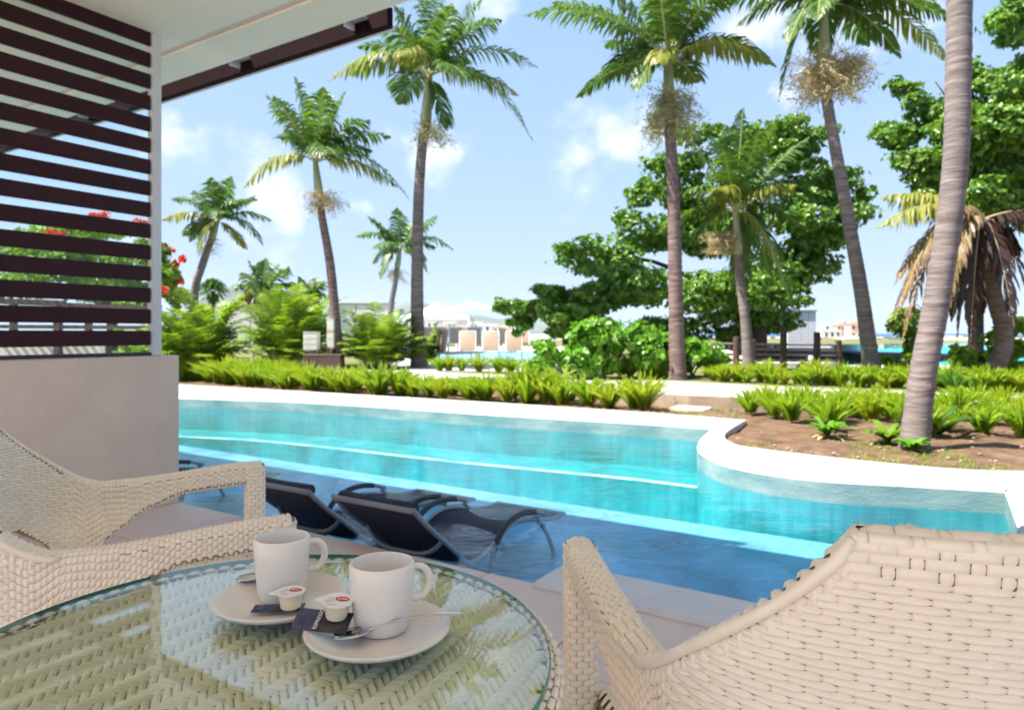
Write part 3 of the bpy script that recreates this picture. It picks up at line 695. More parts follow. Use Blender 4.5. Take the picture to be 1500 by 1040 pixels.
    # seat
    def hw(y): return .285 - .10 * sm((-y - .05) / .25) ** 1.5
    def seat_f(x, y):
        e = max(0, (abs(x) - (hw(y) - .02)) / .02); g = max(0, (y - .24) / .04); q = max(0, (-y - .27) / .03)
        return Vector((x, y, .462 - .016 * min(e, 1) ** 2 - .02 * min(g, 1) ** 2 - .012 * math.exp(-(x / .2) ** 2 - (y / .2) ** 2))), UP
    sc = MB(); ny = 22; vs = []; fs = []
    for zz in (0, -.035):
        for j in range(ny + 1):
            y = .275 - .57 * j / ny
            for i in range(11): x = hw(y) * (-1 + 2 * i / 10); p = seat_f(x, y)[0]; vs.append(p + UP * (zz - .002))
    k = 11 * (ny + 1)
    for j in range(ny):
        for i in range(10):
            a = j * 11 + i; fs.append((a + 11, a + 12, a + 1, a)); fs.append((k + a, k + a + 1, k + a + 12, k + a + 11))
        a = j * 11; fs.append((a, k + a, k + a + 11, a + 11)); a += 10; fs.append((a + 11, k + a + 11, k + a, a))
    for i in range(10): fs.append((i + 1, k + i + 1, k + i, i)); a = ny * 11 + i; fs.append((a, k + a, k + a + 1, a + 1))
    sc.add(vs, fs); part('seat', sc, M['rattan_core'], ch)
    F = fd(seat_f); pitch, rowh, r, y = .026, .0105, 0, .27
    while y > -.28:
        h_ = hw(y); x = -h_ + (r % 2) * pitch / 2
        while x + pitch * .8 < h_: wv2.add(F, x - .001, x + pitch * .92, y - rowh * .57, y + rowh * .57, .0038); x += pitch
        y -= rowh; r += 1
    # seat front apron
    Fa = fd(lambda x, z: (Vector((x, .278, z)), Vector((0, 1, 0))))
    for r in range(5):
        x = -.28 + (r % 2) * .013
        while x < .255: wv2.add(Fa, x, x + .022, .385 + r * .0105, .3955 + r * .0105, .004); x += .026
    part('apron', MB().box((0, .268, .41), (.56, .018, .062)), M['rattan_core'], ch)
    got = wv.build(ch, M['rattan'], mw, limit, rest='woven_back')
    wv2.build(ch, M['rattan'], mw, max(0, limit - got), rest='woven_arms_and_seat')
    return ch
def face(ey): return math.atan2(ey[1], ey[0]) - math.pi / 2
make_chair('cream rattan armchair at the lower right, seen from behind its woven back', (.4625, .958, 0), face((-.13, .9915)), 300)
make_chair('cream rattan armchair at the left edge, turned sideways with both arms showing', (-.827, 1.507, 0), face((.905, .425)), 0)

# ------------------------------------------------------------------ table
TC = Vector((-.29, .765, 0)); TZ = .715; TR = .333
tb = thing('bistro_table', 'round rattan bistro table with a glass top holding the two coffees', 'table', tuple(TC))
gt = MB().lathe([(TR - .0012, TZ - .008), (TR - .0004, TZ - .0072), (TR, TZ - .006), (TR, TZ - .0012), (TR - .0004, TZ - .0004), (TR - .0012, TZ)], n=160, mi=1)
g2 = MB(); ring = [(math.cos(2 * math.pi * j / 160), math.sin(2 * math.pi * j / 160)) for j in range(160)]; r_ = TR - .0012
g2.add([(x * r_, y * r_, TZ) for x, y in ring], [tuple(range(160))]); g2.add([(x * r_, y * r_, TZ - .008) for x, y in ring], [tuple(range(159, -1, -1))])
off0 = len(gt.v); gt.v += g2.v; gt.f += [tuple(i + off0 for i in f) for f in g2.f]; gt.m += [0, 0]
part('glass_top', gt, [M['glass_top'], M['glass_edge']], tb, angle=30)
WZ = TZ - .0145
part('top_board', MB().lathe([(0, WZ - .0045), (.33, WZ - .0045), (.33, WZ - .03), (0, WZ - .03)], n=64), M['table_core'], tb)
CW = .0087; ANG = R(20); NN = 40
def pill(n):
    mb = MB(); Lh = (n * CW + CW * .50) / 2; bw = CW * .49; na, nb = 7, 5; vs = []
    for i in range(na):
        p = -1 + 2 * i / (na - 1); hz = .0050 * (1 - abs(p) ** 2.6) - .0030 * abs(p) ** 2.6
        for j in range(nb):
            q = -1 + 2 * j / (nb - 1); wdt = bw * (1 - .25 * abs(p) ** 3)
            vs.append((p * Lh, q * wdt, hz * math.sqrt(max(0, 1 - (q * .98) ** 2)) - .0020 * q * q))
    mb.add(vs, [(i * nb + j, (i + 1) * nb + j, (i + 1) * nb + j + 1, i * nb + j + 1) for i in range(na - 1) for j in range(nb - 1)])
    return mb
pm = {n: pill(n).mesh('strand', M['rattan_table'], True, angle=0) for n in (1, 2, 3, 4)}
def over(i, j):
    return (i - j) % 6 < 3
fl = []
for i in range(-NN, NN + 1):
    j = -NN
    while j <= NN:
        if over(i, j):
            k = j
            while k + 1 <= NN and over(i, k + 1) and k - j < 3: k += 1
            fl.append((((i + .5) * CW, (j + k + 1) / 2 * CW), math.pi / 2, k - j + 1)); j = k + 1
        else: j += 1
for j in range(-NN, NN + 1):
    i = -NN
    while i <= NN:
        if not over(i, j):
            k = i
            while k + 1 <= NN and not over(k + 1, j) and k - i < 3: k += 1
            fl.append((((i + k + 1) / 2 * CW, (j + .5) * CW), 0, k - i + 1)); i = k + 1
        else: i += 1
rm_ = Matrix.Rotation(ANG, 2); cand = []
for (x, y), rot, n in fl:
    q = rm_ @ Vector((x, y))
    if q.length > .327: continue
    X, Y = TC.x + q.x, TC.y + q.y; vis = 0
    if Y > .1:
        px, py = CX + FPX * X / Y, HOR + FPX * (H - WZ) / Y
        if 0 < px < 1500 and py < 1040: vis = n / Y
    cand.append((vis, q.x, q.y, rot + ANG, n))
cand.sort(reverse=True); rest = MB()
for k, (vis, x, y, rot, n) in enumerate(cand):
    if k < 300 and vis > 0: link('strand', pm[n], tb, (x, y, WZ + rnd.uniform(-.0004, .0004)), (0, 0, rot + rnd.uniform(-.03, .03)))
    else:
        src = pill(n); c, s = math.cos(rot), math.sin(rot)
        rest.add([(x + a * c - b * s, y + a * s + b * c, WZ + z) for a, b, z in src.v], src.f)
tag(link('woven_strands', rest.mesh('woven_strands', M['rattan_table_j'], True, angle=0), tb), kind='stuff')
rim = MB(); F = fd(lambda a, w: (Vector(((.334 + .012 * math.cos(w)) * math.cos(a), (.334 + .012 * math.cos(w)) * math.sin(a), TZ - .0175 + .009 * math.sin(w))), Vector((math.cos(w) * math.cos(a), math.cos(w) * math.sin(a), math.sin(w)))))
for r in range(5):
    w0 = -2.0 + r * .82; n = 96
    for k in range(n):
        a = 2 * math.pi * (k + .5 * (r % 2)) / n; strand_patch(rim, F, a, a + 2 * math.pi * .86 / n, w0, w0 + .8, .0035)
part('rim_binding', rim, M['rattan'], tb, kind='stuff', angle=0)
sk = MB().lathe([(.322, TZ - .03), (.318, TZ - .075), (.30, TZ - .078), (.30, TZ - .03)], n=64); part('apron', sk, M['rattan_core'], tb)
for k in range(4):
    a = math.pi / 4 + k * math.pi / 2; part('leg', MB().tube([(math.cos(a) * .24, math.sin(a) * .24, TZ - .05), (math.cos(a) * .2, math.sin(a) * .2, .35), (math.cos(a) * .25, math.sin(a) * .25, 0)], .022, 12), M['rattan'], tb)

# ------------------------------------------------------------------ coffee things
def cup(c, label, az, d=.076, h=.080):
    z0 = TZ + .0075; t = thing('coffee_mug', label, 'mug', (c.x, c.y, z0)); r = d / 2
    part('bowl', MB().lathe([(0, .0), (r * .70, 0), (r * .77, .002), (r * .82, .006), (r * .895, h * .3), (r * .97, h * .7), (r, h - .003), (r - .0012, h - .0006), (r - .0028, h), (r - .0042, h - .002), (r - .0046, h * .6), (r * .80, .012), (r * .6, .007), (0, .007)], n=64), M['porcelain'], t, angle=60)
    ring_ = []
    for k in range(15):
        a = R(118) - R(236) * k / 14; ring_.append(Vector((r * .955 + .010 + .0155 * math.cos(a) - .004, 0, h * .63 + .0185 * math.sin(a))))
    rot = Matrix.Rotation(az, 4, 'Z'); part('handle', MB().tube([rot @ p for p in ring_], .0048, 12, sx=.8), M['porcelain'], t, angle=60)
    return t
def saucer(c, label):
    t = single('saucer', MB().lathe([(0, 0), (.046, 0), (.048, .003), (.060, .006), (.076, .0125), (.0815, .0162), (.083, .0185), (.0822, .0202), (.080, .0202), (.072, .0160), (.058, .0100), (.046, .0072), (.030, .0066), (0, .0066)], (c.x, c.y, TZ + .0004), n=80),
               M['porcelain'], label, 'saucer', (c.x, c.y, TZ + .0004), angle=60); return t
C2 = P(554, 922, TZ + .015); C1 = P(412, 876, TZ + .015)
saucer(C2, 'white saucer in front, nearest the camera, under the mug on the right'); saucer(C1, 'white saucer set back at the left, under the taller looking mug')
M2 = P(557, 922, TZ + .007) + Vector((.002, 0, 0)); M1 = P(413, 876, TZ + .007)
cup(M2, 'white coffee mug on the front saucer, with a spoon before it', R(24), .076, .080); cup(M1, 'white coffee mug on the rear saucer at the left', R(28), .0715, .081)
def spoon(p_tip, p_end, label, bowl_len=.040, wdt=.027, roll=0):
    d = (p_end - p_tip); Ls = d.length; d.normalize(); side = d.cross(UP).normalized(); up = side.cross(d)
    t = thing('teaspoon', label, 'spoon', tuple(p_tip))
    vs = []; fs = []; n, k = 11, 7
    for i in range(n):
        a = i / (n - 1); w = wdt / 2 * math.sqrt(max(0.0, 1 - (2 * a - 1) ** 2)) ** .85 * (1.0 - .14 * a) + (.0018 if a > .9 else 0)
        for j in range(k):
            q = -1 + 2 * j / (k - 1); dep = -.0055 * (1 - q * q) * math.sin(math.pi * min(a * 1.02, 1)) ** .8
            vs.append(p_tip + d * (a * bowl_len) + side * (q * w) + up * (dep + .006))
    for i in range(n - 1):
        for j in range(k - 1): fs.append((i * k + j, i * k + j + 1, (i + 1) * k + j + 1, (i + 1) * k + j))
    b = MB().add(vs, fs); o = part('bowl', b, M['steel'], t, org=p_tip, angle=0); md = o.modifiers.new('thickness', 'SOLIDIFY'); md.thickness = .0012
    hp = []; hr = []
    for i in range(12):
        a = i / 11; hp.append(p_tip + d * (bowl_len - .002 + (Ls - bowl_len) * a) + up * (.006 + .005 * math.sin(math.pi * a) * 1.2)); hr.append(.0021 + .0030 * a ** 2.2 if a < .97 else .003)
    hb = MB(); vs = []; fs = []
    for p, r in zip(hp, hr):
        for j in range(8): a = 2 * math.pi * j / 8; vs.append(p + side * (r * 1.25 * math.cos(a)) + up * (.0011 * math.sin(a)))
    for i in range(11):
        for j in range(8): fs.append((i * 8 + j, i * 8 + (j + 1) % 8, i * 8 + 8 + (j + 1) % 8, i * 8 + 8 + j))
    fs += [tuple(range(7, -1, -1)), tuple(range(88, 96))]
    part('handle', hb.add(vs, fs), M['steel'], t, org=p_tip)
    return t
spoon(P(487, 938, TZ + .013), P(680, 906, TZ + .026), 'steel teaspoon lying across the front saucer before the mug', .042, .028)
spoon(P(346, 853, TZ + .018), P(507, 829, TZ + .026), 'steel teaspoon on the rear saucer, reaching behind the left mug', .040, .027)
def creamer(c, label, tilt, az, tab_az, seed):
    t = thing('creamer_pot', label, 'creamer', tuple(c)); t.rotation_euler = (tilt * math.cos(az), tilt * math.sin(az), 0)
    part('pot', MB().lathe([(0, 0), (.0105, 0), (.0122, .0012), (.0145, .0175), (.0148, .0185), (.0172, .0190), (.0172, .0198), (0, .0198)], n=36), M['cream_pot'], t)
    lid = MB(); poly = [(.0176 * math.cos(2 * math.pi * k / 40), .0176 * math.sin(2 * math.pi * k / 40)) for k in range(40)]
    pts = [p for p in poly]; dx, dy = math.cos(tab_az), math.sin(tab_az); lid.prism(poly, .0199, .0204)
    nx, ny = -dy, dx; lid.add([(dx * .013 + nx * .010, dy * .013 + ny * .010, .0204), (dx * .013 - nx * .010, dy * .013 - ny * .010, .0204), (dx * .026 - nx * .0025, dy * .026 - ny * .0025, .0190 + .0015), (dx * .026 + nx * .0025, dy * .026 + ny * .0025, .0190 + .0015)], [(0, 1, 2, 3)])
    lo = part('lid', lid, M['lid'], t)
    r2 = random.Random(seed); ov = [(.005 + .0082 * math.cos(2 * math.pi * k / 28), .003 + .0052 * math.sin(2 * math.pi * k / 28), .0207) for k in range(28)]
    part('red_badge', MB().add(ov, [tuple(range(28))]), M['print_red'], lo, smooth=False)
    ink = MB()
    for k in range(9):                                    # the badge's pale strokes
        x = .0000 + k * .00125; h_ = r2.uniform(.0012, .0022); ink.add([(x, .003 - h_, .0209), (x + .0006, .003 - h_, .0209), (x + .0006, .003 + h_, .0209), (x, .003 + h_, .0209)], [(0, 1, 2, 3)])
    part('badge_print', ink, M['print_white'], lo, smooth=False)
    ink = MB()
    for r in range(4):
        x = -.0135 + .001 * r
        while x < -.0045:
            w_ = r2.uniform(.0008, .0022); y = -.006 + r * .0032; ink.add([(x, y, .0206), (x + w_, y, .0206), (x + w_, y + .001, .0206), (x, y + .001, .0206)], [(0, 1, 2, 3)]); x += w_ + .0006
    for k in range(4): x = -.009 + k * .0026; ink.add([(x, -.0115, .0206), (x + .0014, -.0115, .0206), (x + .0014, -.0095, .0206), (x, -.0095, .0206)], [(0, 1, 2, 3)])
    part('lid_print', ink, M['print_grey'], lo, smooth=False)
    return t
creamer(P(426, 889, TZ + .0155), 'small coffee creamer pot with a red badge on its lid, before the left mug', R(2), 0, math.pi + .35, 1)
creamer(P(493, 903, TZ + .0300), 'small coffee creamer pot leaning against the right mug on a black sachet', R(9), R(35), math.pi + .1, 2)
def sachet(c, L_, Wd, az, pitch, roll, label, text):
    t = thing('sugar_sachet', label, 'sachet', tuple(c)); t.rotation_euler = (pitch, roll, az)
    vs = []; fs = []; n, k = 15, 7
    for sd in (1, -1):
        for i in range(n):
            a = -1 + 2 * i / (n - 1)
            for j in range(k):
                q = -1 + 2 * j / (k - 1); th = .0024 * (1 - abs(a) ** 4) * (1 - q * q) + .0003
                wr = .0006 * mnoise.noise(Vector((a * 5, q * 3, sd + az))) * (1 - abs(q) ** 3); vs.append((a * L_ / 2, q * Wd / 2, sd * th + wr))
    m_ = n * k
    for i in range(n - 1):
        for j in range(k - 1):
            a = i * k + j; fs.append((a, a + k, a + k + 1, a + 1)); fs.append((m_ + a + 1, m_ + a + k + 1, m_ + a + k, m_ + a))
    for i in range(n - 1):
        a = i * k; fs.append((a, m_ + a, m_ + a + k, a + k)); a += k - 1; fs.append((a + k, m_ + a + k, m_ + a, a))
    for j in range(k - 1):
        fs.append((j + 1, m_ + j + 1, m_ + j, j)); a = (n - 1) * k + j; fs.append((a, m_ + a, m_ + a + 1, a + 1))
    mb = MB().add(vs, fs)
    for i, f in enumerate(mb.f): mb.m[i] = 1 if sum(mb.v[q][0] for q in f) / len(f) < -.004 else 0
    slv = part('sleeve', mb, [M['foil_black'], M['foil_navy']], t, angle=60)
    if text:
        cu = bpy.data.curves.new('lettering', 'FONT'); cu.body = text; cu.size = .0062; cu.align_x = 'CENTER'; cu.align_y = 'CENTER'; cu.extrude = .0001
        tmp = bpy.data.objects.new('lettering', cu); COL.objects.link(tmp); bpy.context.view_layer.update(); me = bpy.data.meshes.new_from_object(tmp.evaluated_get(bpy.context.evaluated_depsgraph_get())); bpy.data.objects.remove(tmp); me.materials.clear(); me.materials.append(M['print_white'])
        link('lettering', me, slv, (-.0035, 0, .0033), (0, 0, math.pi / 2))
    return t
sachet(P(472, 909, TZ + .0275), .066, .028, R(-9), R(30), R(2), 'navy and black sugar sachet with white lettering, jutting over the front saucer', 'ESPRESSO')
sachet(P(408, 890, TZ + .0135), .062, .022, R(5), R(2), R(0), 'black sugar sachet lying flat on the rear saucer under the badged creamer', None)

# ------------------------------------------------------------------ loungers standing in the shallow pool
def lounger(a, b, label):
    org = B(a, b, -.35); t = thing('pool_lounger', label, 'lounger', tuple(org), ROTB, 'loungers standing in the shallow pool')
    hw_ = .27
    # profile in (y out to the pool, z above the shelf): back top, hinge, seat, knee, foot
    back = [(-.42, .56), (-.30, .465), (-.18, .37), (-.06, .27), (.02, .20)]
    seat = [(.0, .205), (.10, .20), (.22, .23), (.34, .285), (.46, .31), (.60, .295), (.76, .26), (.92, .23), (1.08, .225)]
    for sx in (-1, 1):
        part('side_rail', MB().tube([Vector((sx * hw_, y, z)) for y, z in dense([Vector((q[0], q[1], 0)) for q in seat], 3) and [(q[0], q[1]) for q in [(v.x, v.y) for v in dense([Vector((q[0], q[1], 0)) for q in seat], 3)]]], .0125, 10), M['tube_steel'], t)
        part('back_rail', MB().tube([Vector((sx * hw_, y - .02, z + .02 if i == 0 else z)) for i, (y, z) in enumerate(back)] + [Vector((sx * hw_, .16, .12)), Vector((sx * hw_, .22, .0))], .0135, 10), M['tube_steel'], t)
        arm = dense([Vector((sx * (hw_ + .03), y, z)) for y, z in ((.16, .0), (.17, .12), (.22, .25), (.33, .335), (.48, .36), (.64, .34), (.76, .30))], 4)
        part('armrest', MB().tube(arm[6:21], .018, 10), M['tube_black'], t)
        part('arm_tube', MB().tube(arm, .0125, 10), M['tube_steel'], t)
        part('leg', MB().tube(dense([Vector((sx * hw_, .70, .30)), Vector((sx * hw_, .84, .16)), Vector((sx * hw_, .94, .0))], 4), .0145, 10), M['tube_steel'], t)
    for y, z, nm in ((-.435, .572, 'cross_bar'), (1.08, .225, 'cross_bar'), (.2, .03, 'cross_bar')):
        part(nm, MB().tube([Vector((-hw_, y, z)), Vector((hw_, y, z))], .014, 10), M['tube_steel'], t)
    bow = [Vector((hw_ * q, -.20 - .02 * (1 - q * q), .385 - .10 * (1 - q ** 4))) for q in np.linspace(-1, 1, 13)]
    part('back_brace', MB().tube(bow, .013, 8), M['tube_steel'], t)
    def sling(prof, sag, name):
        pr = dense([Vector((y, z, 0)) for y, z in prof], 4); mb = MB(); vs = []; k = 9
        for i, p in enumerate(pr):
            e = math.sin(math.pi * i / (len(pr) - 1)) ** .5
            for j in range(k):
                q = -1 + 2 * j / (k - 1); vs.append(Vector((q * hw_, p.x, p.y - sag * (1 - q * q) * e)))
        mb.add(vs, [(i * k + j, i * k + j + 1, (i + 1) * k + j + 1, (i + 1) * k + j) for i in range(len(pr) - 1) for j in range(k - 1)])
        o = part(name, mb, M['fabric'], t, angle=0); md = o.modifiers.new('thickness', 'SOLIDIFY'); md.thickness = .006
    sling(back, .05, 'backrest'); sling(seat, .03, 'seat')
    roll = [Vector((q, -.40, .575 - .012 * (1 - (q / .25) ** 2))) for q in np.linspace(-.25, .25, 7)]
    part('head_roll', MB().tube(roll, [.03, .036, .038, .038, .038, .036, .03], 12), M['fabric'], t)
    return t
lounger(1.70, .40, 'black sling pool lounger in the shallows, nearest and furthest right of its row')
lounger(.97, .40, 'black sling pool lounger in the shallows, directly left of the nearest one')
lounger(-.95, .22, 'black sling pool lounger half hidden behind the end of the half wall')

# ------------------------------------------------------------------ plants
def frond_mesh(mb, P0, P1, P2, Ll=.55, n=34, wid=.045, hang=.5, r0=.022, start=.14, vee=.5, rng=rnd, mi=0, mr=1, bare=0.0, ragged=.12, tip=.35):
    "one feather frond along a bent midrib, leaflets both sides"
    def at(t): return P0.lerp(P1, t).lerp(P1.lerp(P2, t), t)
    def tan(t): return ((P1 - P0) * (1 - t) + (P2 - P1) * t).normalized()
    mb.tube([at(k / 9) for k in range(10)], [r0 * (1 - .85 * k / 9) for k in range(10)], 5, mr, cap=False)
    vs, fs = [], []
    for k in range(n):
        t = start + (1 - start) * (k + .5) / n; c = at(t); T = tan(t); S = T.cross(UP)
        S = S.normalized() if S.length > .05 else Vector((1, 0, 0)); N_ = S.cross(T).normalized()
        prof = (math.sin(math.pi * min(1, (t - start) / (1 - start) * .82 + .16)) ** .6) * (1 if t < .75 else 1 - (1 - tip) * ((t - .75) / .25) ** 1.5)
        for sd in (-1, 1):
            if rng.random() < ragged * .4: continue
            L_ = Ll * prof * rng.uniform(1 - ragged * 2, 1.05); sweep = rng.uniform(.35, .62) + .25 * t
            d = (S * sd * math.cos(sweep) + T * math.sin(sweep) + N_ * (vee * rng.uniform(.4, 1.1)) - UP * hang * rng.uniform(.3, .8)).normalized()
            d2 = (d - UP * hang * rng.uniform(.7, 1.3)).normalized(); d3 = (d2 - UP * hang * rng.uniform(.5, 1.0)).normalized()
            w = wid * rng.uniform(.75, 1.15); a = c; b = c + d * (L_ * .42); e = b + d2 * (L_ * .33); f = e + d3 * (L_ * .25)
            wv_ = (T - d * T.dot(d)).normalized() * w; o = len(vs)
            vs += [a - wv_ * .35, a + wv_ * .35, b - wv_ * .5, b + wv_ * .5, e - wv_ * .42, e + wv_ * .42, f]
            fs += [(o, o + 1, o + 3, o + 2), (o + 2, o + 3, o + 5, o + 4), (o + 4, o + 5, o + 6)]
    mb.add(vs, fs, mi)
def ringed(pts, r0, r1, n=14, ring=.11, seed=0):
    "trunk with leaf scar rings: radii swell a little at every ring"
    pts = dense([Vector(p) for p in pts], 6); Lt = sum((pts[i + 1] - pts[i]).length for i in range(len(pts) - 1)); m_ = max(12, int(Lt / ring * 3)); m_ = min(m_, 200)
    q = resample(pts, m_ + 1); r2 = random.Random(seed); rad = []
    for k in range(m_ + 1):
        t = k / m_; base = r0 + (r1 - r0) * t ** .8 + r0 * .22 * math.exp(-t * Lt / .35)
        rad.append(base * (1 + (r2.uniform(.005, .05) if k % 3 == 0 else -.006) + r2.uniform(-.018, .018)))
    return q, rad
def flower_head(mb, c, rx, rz, n, rng, len_=.35):
    "a drooping head of branched flower strings"
    for k in range(n):
        a = rng.uniform(0, 2 * math.pi); e = rng.uniform(-.9, .75); d = Vector((math.cos(a) * math.cos(e), math.sin(a) * math.cos(e), math.sin(e)))
        p = c + Vector((d.x * rx * .15, d.y * rx * .15, d.z * rz * .3 + rz * .25)); q = p
        tip = c + Vector((d.x * rx, d.y * rx, d.z * rz)) * rng.uniform(.55, 1.05); steps = 5
        for s in range(steps):
            nx = p.lerp(tip, (s + 1) / steps) + Vector((rng.uniform(-1, 1), rng.uniform(-1, 1), rng.uniform(-1, .6))) * len_ * .13
            w = (nx - q).cross(Vector((rng.uniform(-1, 1), rng.uniform(-1, 1), rng.uniform(-1, 1)))); w = w.normalized() * .006 if w.length > 1e-6 else Vector((.006, 0, 0))
            mb.add([q - w, q + w, nx + w * .7, nx - w * .7], [(0, 1, 2, 3)])
            for _ in range(3):
                b = nx + Vector((rng.uniform(-1, 1), rng.uniform(-1, 1), rng.uniform(-1.2, .5))) * len_ * .28; ww = Vector((rng.uniform(-1, 1), rng.uniform(-1, 1), rng.uniform(-1, 1))).normalized() * .011
                mb.add([nx, b + ww, b * 1.0 - ww * .2 + UP * .012, b - ww], [(0, 1, 2, 3)])
            q = nx
def palm(label, Y, base, pts, crown, tips, r0=.13, r1=.085, Ll=.6, n=36, shaft=None, mt='trunk', heads=(), fill=0, hang=.5, wid=.05, mats=None, lift=.32, zb=ZG, name='royal_palm', seed=1, rnd_len=2.0, group='palms in the garden', vee=.5, fr=.025):
    n = int(n * 1.3); wid *= 1.0; Ll *= 1.15; hang *= 1.35; fill += 3 if seed != 10 and seed < 11 else 0; r0 *= 1.25; r1 *= 1.2
    rng = random.Random(seed); b = D(base[0], base[1], Y); b.z = zb; t = thing(name, label, 'palm tree', tuple(b), 0, group)
    c = D(crown[0], crown[1], Y); line = [b - UP * .1] + [D(x, y, Y) for x, y in pts] + [c if shaft is None else D(shaft[0], shaft[1], Y)]
    q, rad = ringed(line, r0, r1, seed=seed); part('trunk', MB().tube(q, rad, 14), M[mt], t, org=b, angle=0)
    if shaft is not None:
        s0 = D(shaft[0], shaft[1], Y); part('crownshaft', MB().tube([s0 - UP * .02, s0.lerp(c, .12), s0.lerp(c, .5), c, c + (c - s0) * .25], [r1 * 1.02, r1 * 1.25, r1 * 1.05, r1 * .7, r1 * .35], 12), M['shaft'], t, org=b, angle=0)
    def one(tip, L=None, li=lift, key='frond', hg=hang):
        mb = MB(); v = tip - c; ln = v.length; up = li * ln * (1 if v.z < ln * .6 else .35)
        mid = c + v * .45 + UP * up
        frond_mesh(mb, c, mid, tip, Ll, n, wid, hg, r0=fr, rng=rng, vee=vee)
        rk = 'rachis_dry' if 'dry' in key or 'dark' in key else 'rachis'; part('frond', mb, [M[key], M[rk]], t, org=b, smooth=False)
    for tp in tips:
        x, y = tp[0], tp[1]; dz = tp[2] if len(tp) > 2 and tp[2] is not None else rng.uniform(-1, 1) * .5; key = tp[3] if len(tp) > 3 else 'frond'
        li = tp[4] if len(tp) > 4 else lift
        one(D(x, y, Y) + Vector((0, dz, 0)), key=key, li=li, hg=hang * (1.5 if key != 'frond' else 1))
    for k in range(fill):
        a = 2 * math.pi * (k + rng.random() * .6) / max(fill, 1); e = rng.uniform(-.35, 1.0); L_ = rnd_len * rng.uniform(.8, 1.05)
        one(c + Vector((math.cos(a) * math.cos(e), math.sin(a) * math.cos(e), math.sin(e))) * L_)
    for hx, hy, rx, rz, nn, key in heads:
        mb = MB(); k_ = Y / FPX; flower_head(mb, D(hx, hy, Y), rx * k_, rz * k_, nn, rng, len_=max(.3, rx * k_ * .8)); part('flower_head', mb, M[key], t, org=b, smooth=False)
    return t
Yw = 'frond_yellow'; Dr = 'frond_dry'
palm('tall palm standing before the white tents, its left frond bowed and browned', 17.4, (613, 538), [(611, 430), (613, 300), (618, 220)], (629, 112),
     [(488, 128, -.4, Yw, .5), (520, 62, .3), (500, 100, .5), (580, 18, -.3), (610, -45, .2), (650, -60, -.3), (708, -10, .2), (735, 40, -.4), (787, 104, -.2, 'frond', .42), (760, 130, .5, Yw), (782, 206, .2, 'frond', .55),
      (655, 196, -.4, 'frond', .2), (600, 120, -1.6, Yw, .5), (690, 150, -1.6), (560, 110, 1.2), (640, 30, 1.4), (580, 70, -1.2), (680, 60, 1.5)], .15, .10, Ll=.62, shaft=(623, 185), heads=((632, 195, 36, 34, 60, 'flowers_green'),), seed=2, n=38)
palm('palm with light green upright crown just right of the slatted screen post', 16.7, (497, 540), [(491, 470), (484, 390), (472, 320)], (462, 238),
     [(384, 132, .3, 'frond', .12), (436, 118, -.3, 'frond', .1), (470, 122, .5), (505, 128, .2, 'frond', .12), (545, 182, -.3), (540, 215, .4), (602, 296, -.2, 'frond', .5), (578, 268, .5, Yw), (362, 282, -.3, Yw, .5), (400, 195, .4), (420, 160, -.9), (520, 165, .9), (490, 150, -1), (450, 160, 1.2)],
     .115, .075, Ll=.55, shaft=(468, 290), heads=((472, 296, 36, 26, 60, 'flowers'),), seed=3, mt='trunk_brown')
palm('distant palm with a pale flower head at the far left, beside the screen post', 28, (282, 520), [(285, 430), (296, 390)], (318, 325),
     [(246, 290, .3), (243, 326, -.4, Yw, .35), (276, 275, .5), (345, 262, -.4), (396, 322, .3), (392, 362, -.5, 'frond', .5), (362, 280, .9), (300, 372, -.6, Yw, .5), (268, 352, .6, 'frond', .5), (325, 268, -1), (350, 362, .9, Yw), (290, 285, 1), (372, 300, -1)],
     .17, .11, Ll=.62, heads=((306, 362, 20, 26, 40, 'flowers'),), seed=4, n=30, shaft=(310, 350), wid=.07)
palm('tall palm right of centre, its long frond reaching left over open sky', 12.8, (993, 556), [(990, 440), (987, 300), (982, 200)], (978, 88),
     [(766, 42, -.5, 'frond', .33), (812, -15, .5, 'frond', .2), (925, 150, -.6, 'frond', .5), (948, 120, -.9, Yw, .4), (1143, 92, .2, 'frond', .4), (1120, 110, -.5, Yw, .4), (870, -50, .3), (925, -110, -.3), (985, -120, .2), (1045, -100, -.4), (1110, -45, .4), (1080, 10, -1.0, 'frond', .4), (1040, 95, .9), (900, 30, 1.2), (1000, -60, 1.4), (960, -40, -1.3), (1050, -20, 1.1), (890, 90, 1.2, 'frond', .5)],
     .125, .085, Ll=.50, shaft=(981, 175), heads=((985, 165, 48, 62, 130, 'flowers_green'), (960, 185, 22, 35, 40, 'flowers_green')), seed=5, n=44, mt='trunk_brown', lift=.25)
palm('tall leaning palm with a big round flower head, right of centre', 13.6, (1279, 552), [(1262, 430), (1235, 280), (1215, 170)], (1206, 8),
     [(1140, 80, -.5, 'frond', .5), (1152, 140, .4, 'frond', .6), (1085, 30, .3, 'frond', .4), (1168, 60, -.9, 'frond', .5), (1385, 42, -.3, 'frond', .25), (1340, 70, .5, 'frond', .35), (1425, 80, .6, Yw, .35), (1290, -70, .2), (1120, -60, -.4), (1200, -130, .3), (1250, -110, -.4), (1060, -10, .6), (1240, 60, 1.2, 'frond', .5), (1170, -60, 1.4), (1300, 20, -1.2, 'frond', .3), (1400, 10, .3, 'frond', .3)],
     .125, .085, Ll=.50, shaft=(1211, 145), heads=((1213, 115, 66, 52, 190, 'flowers'), (1235, 105, 44, 34, 70, 'flowers_green')), seed=6, n=42)
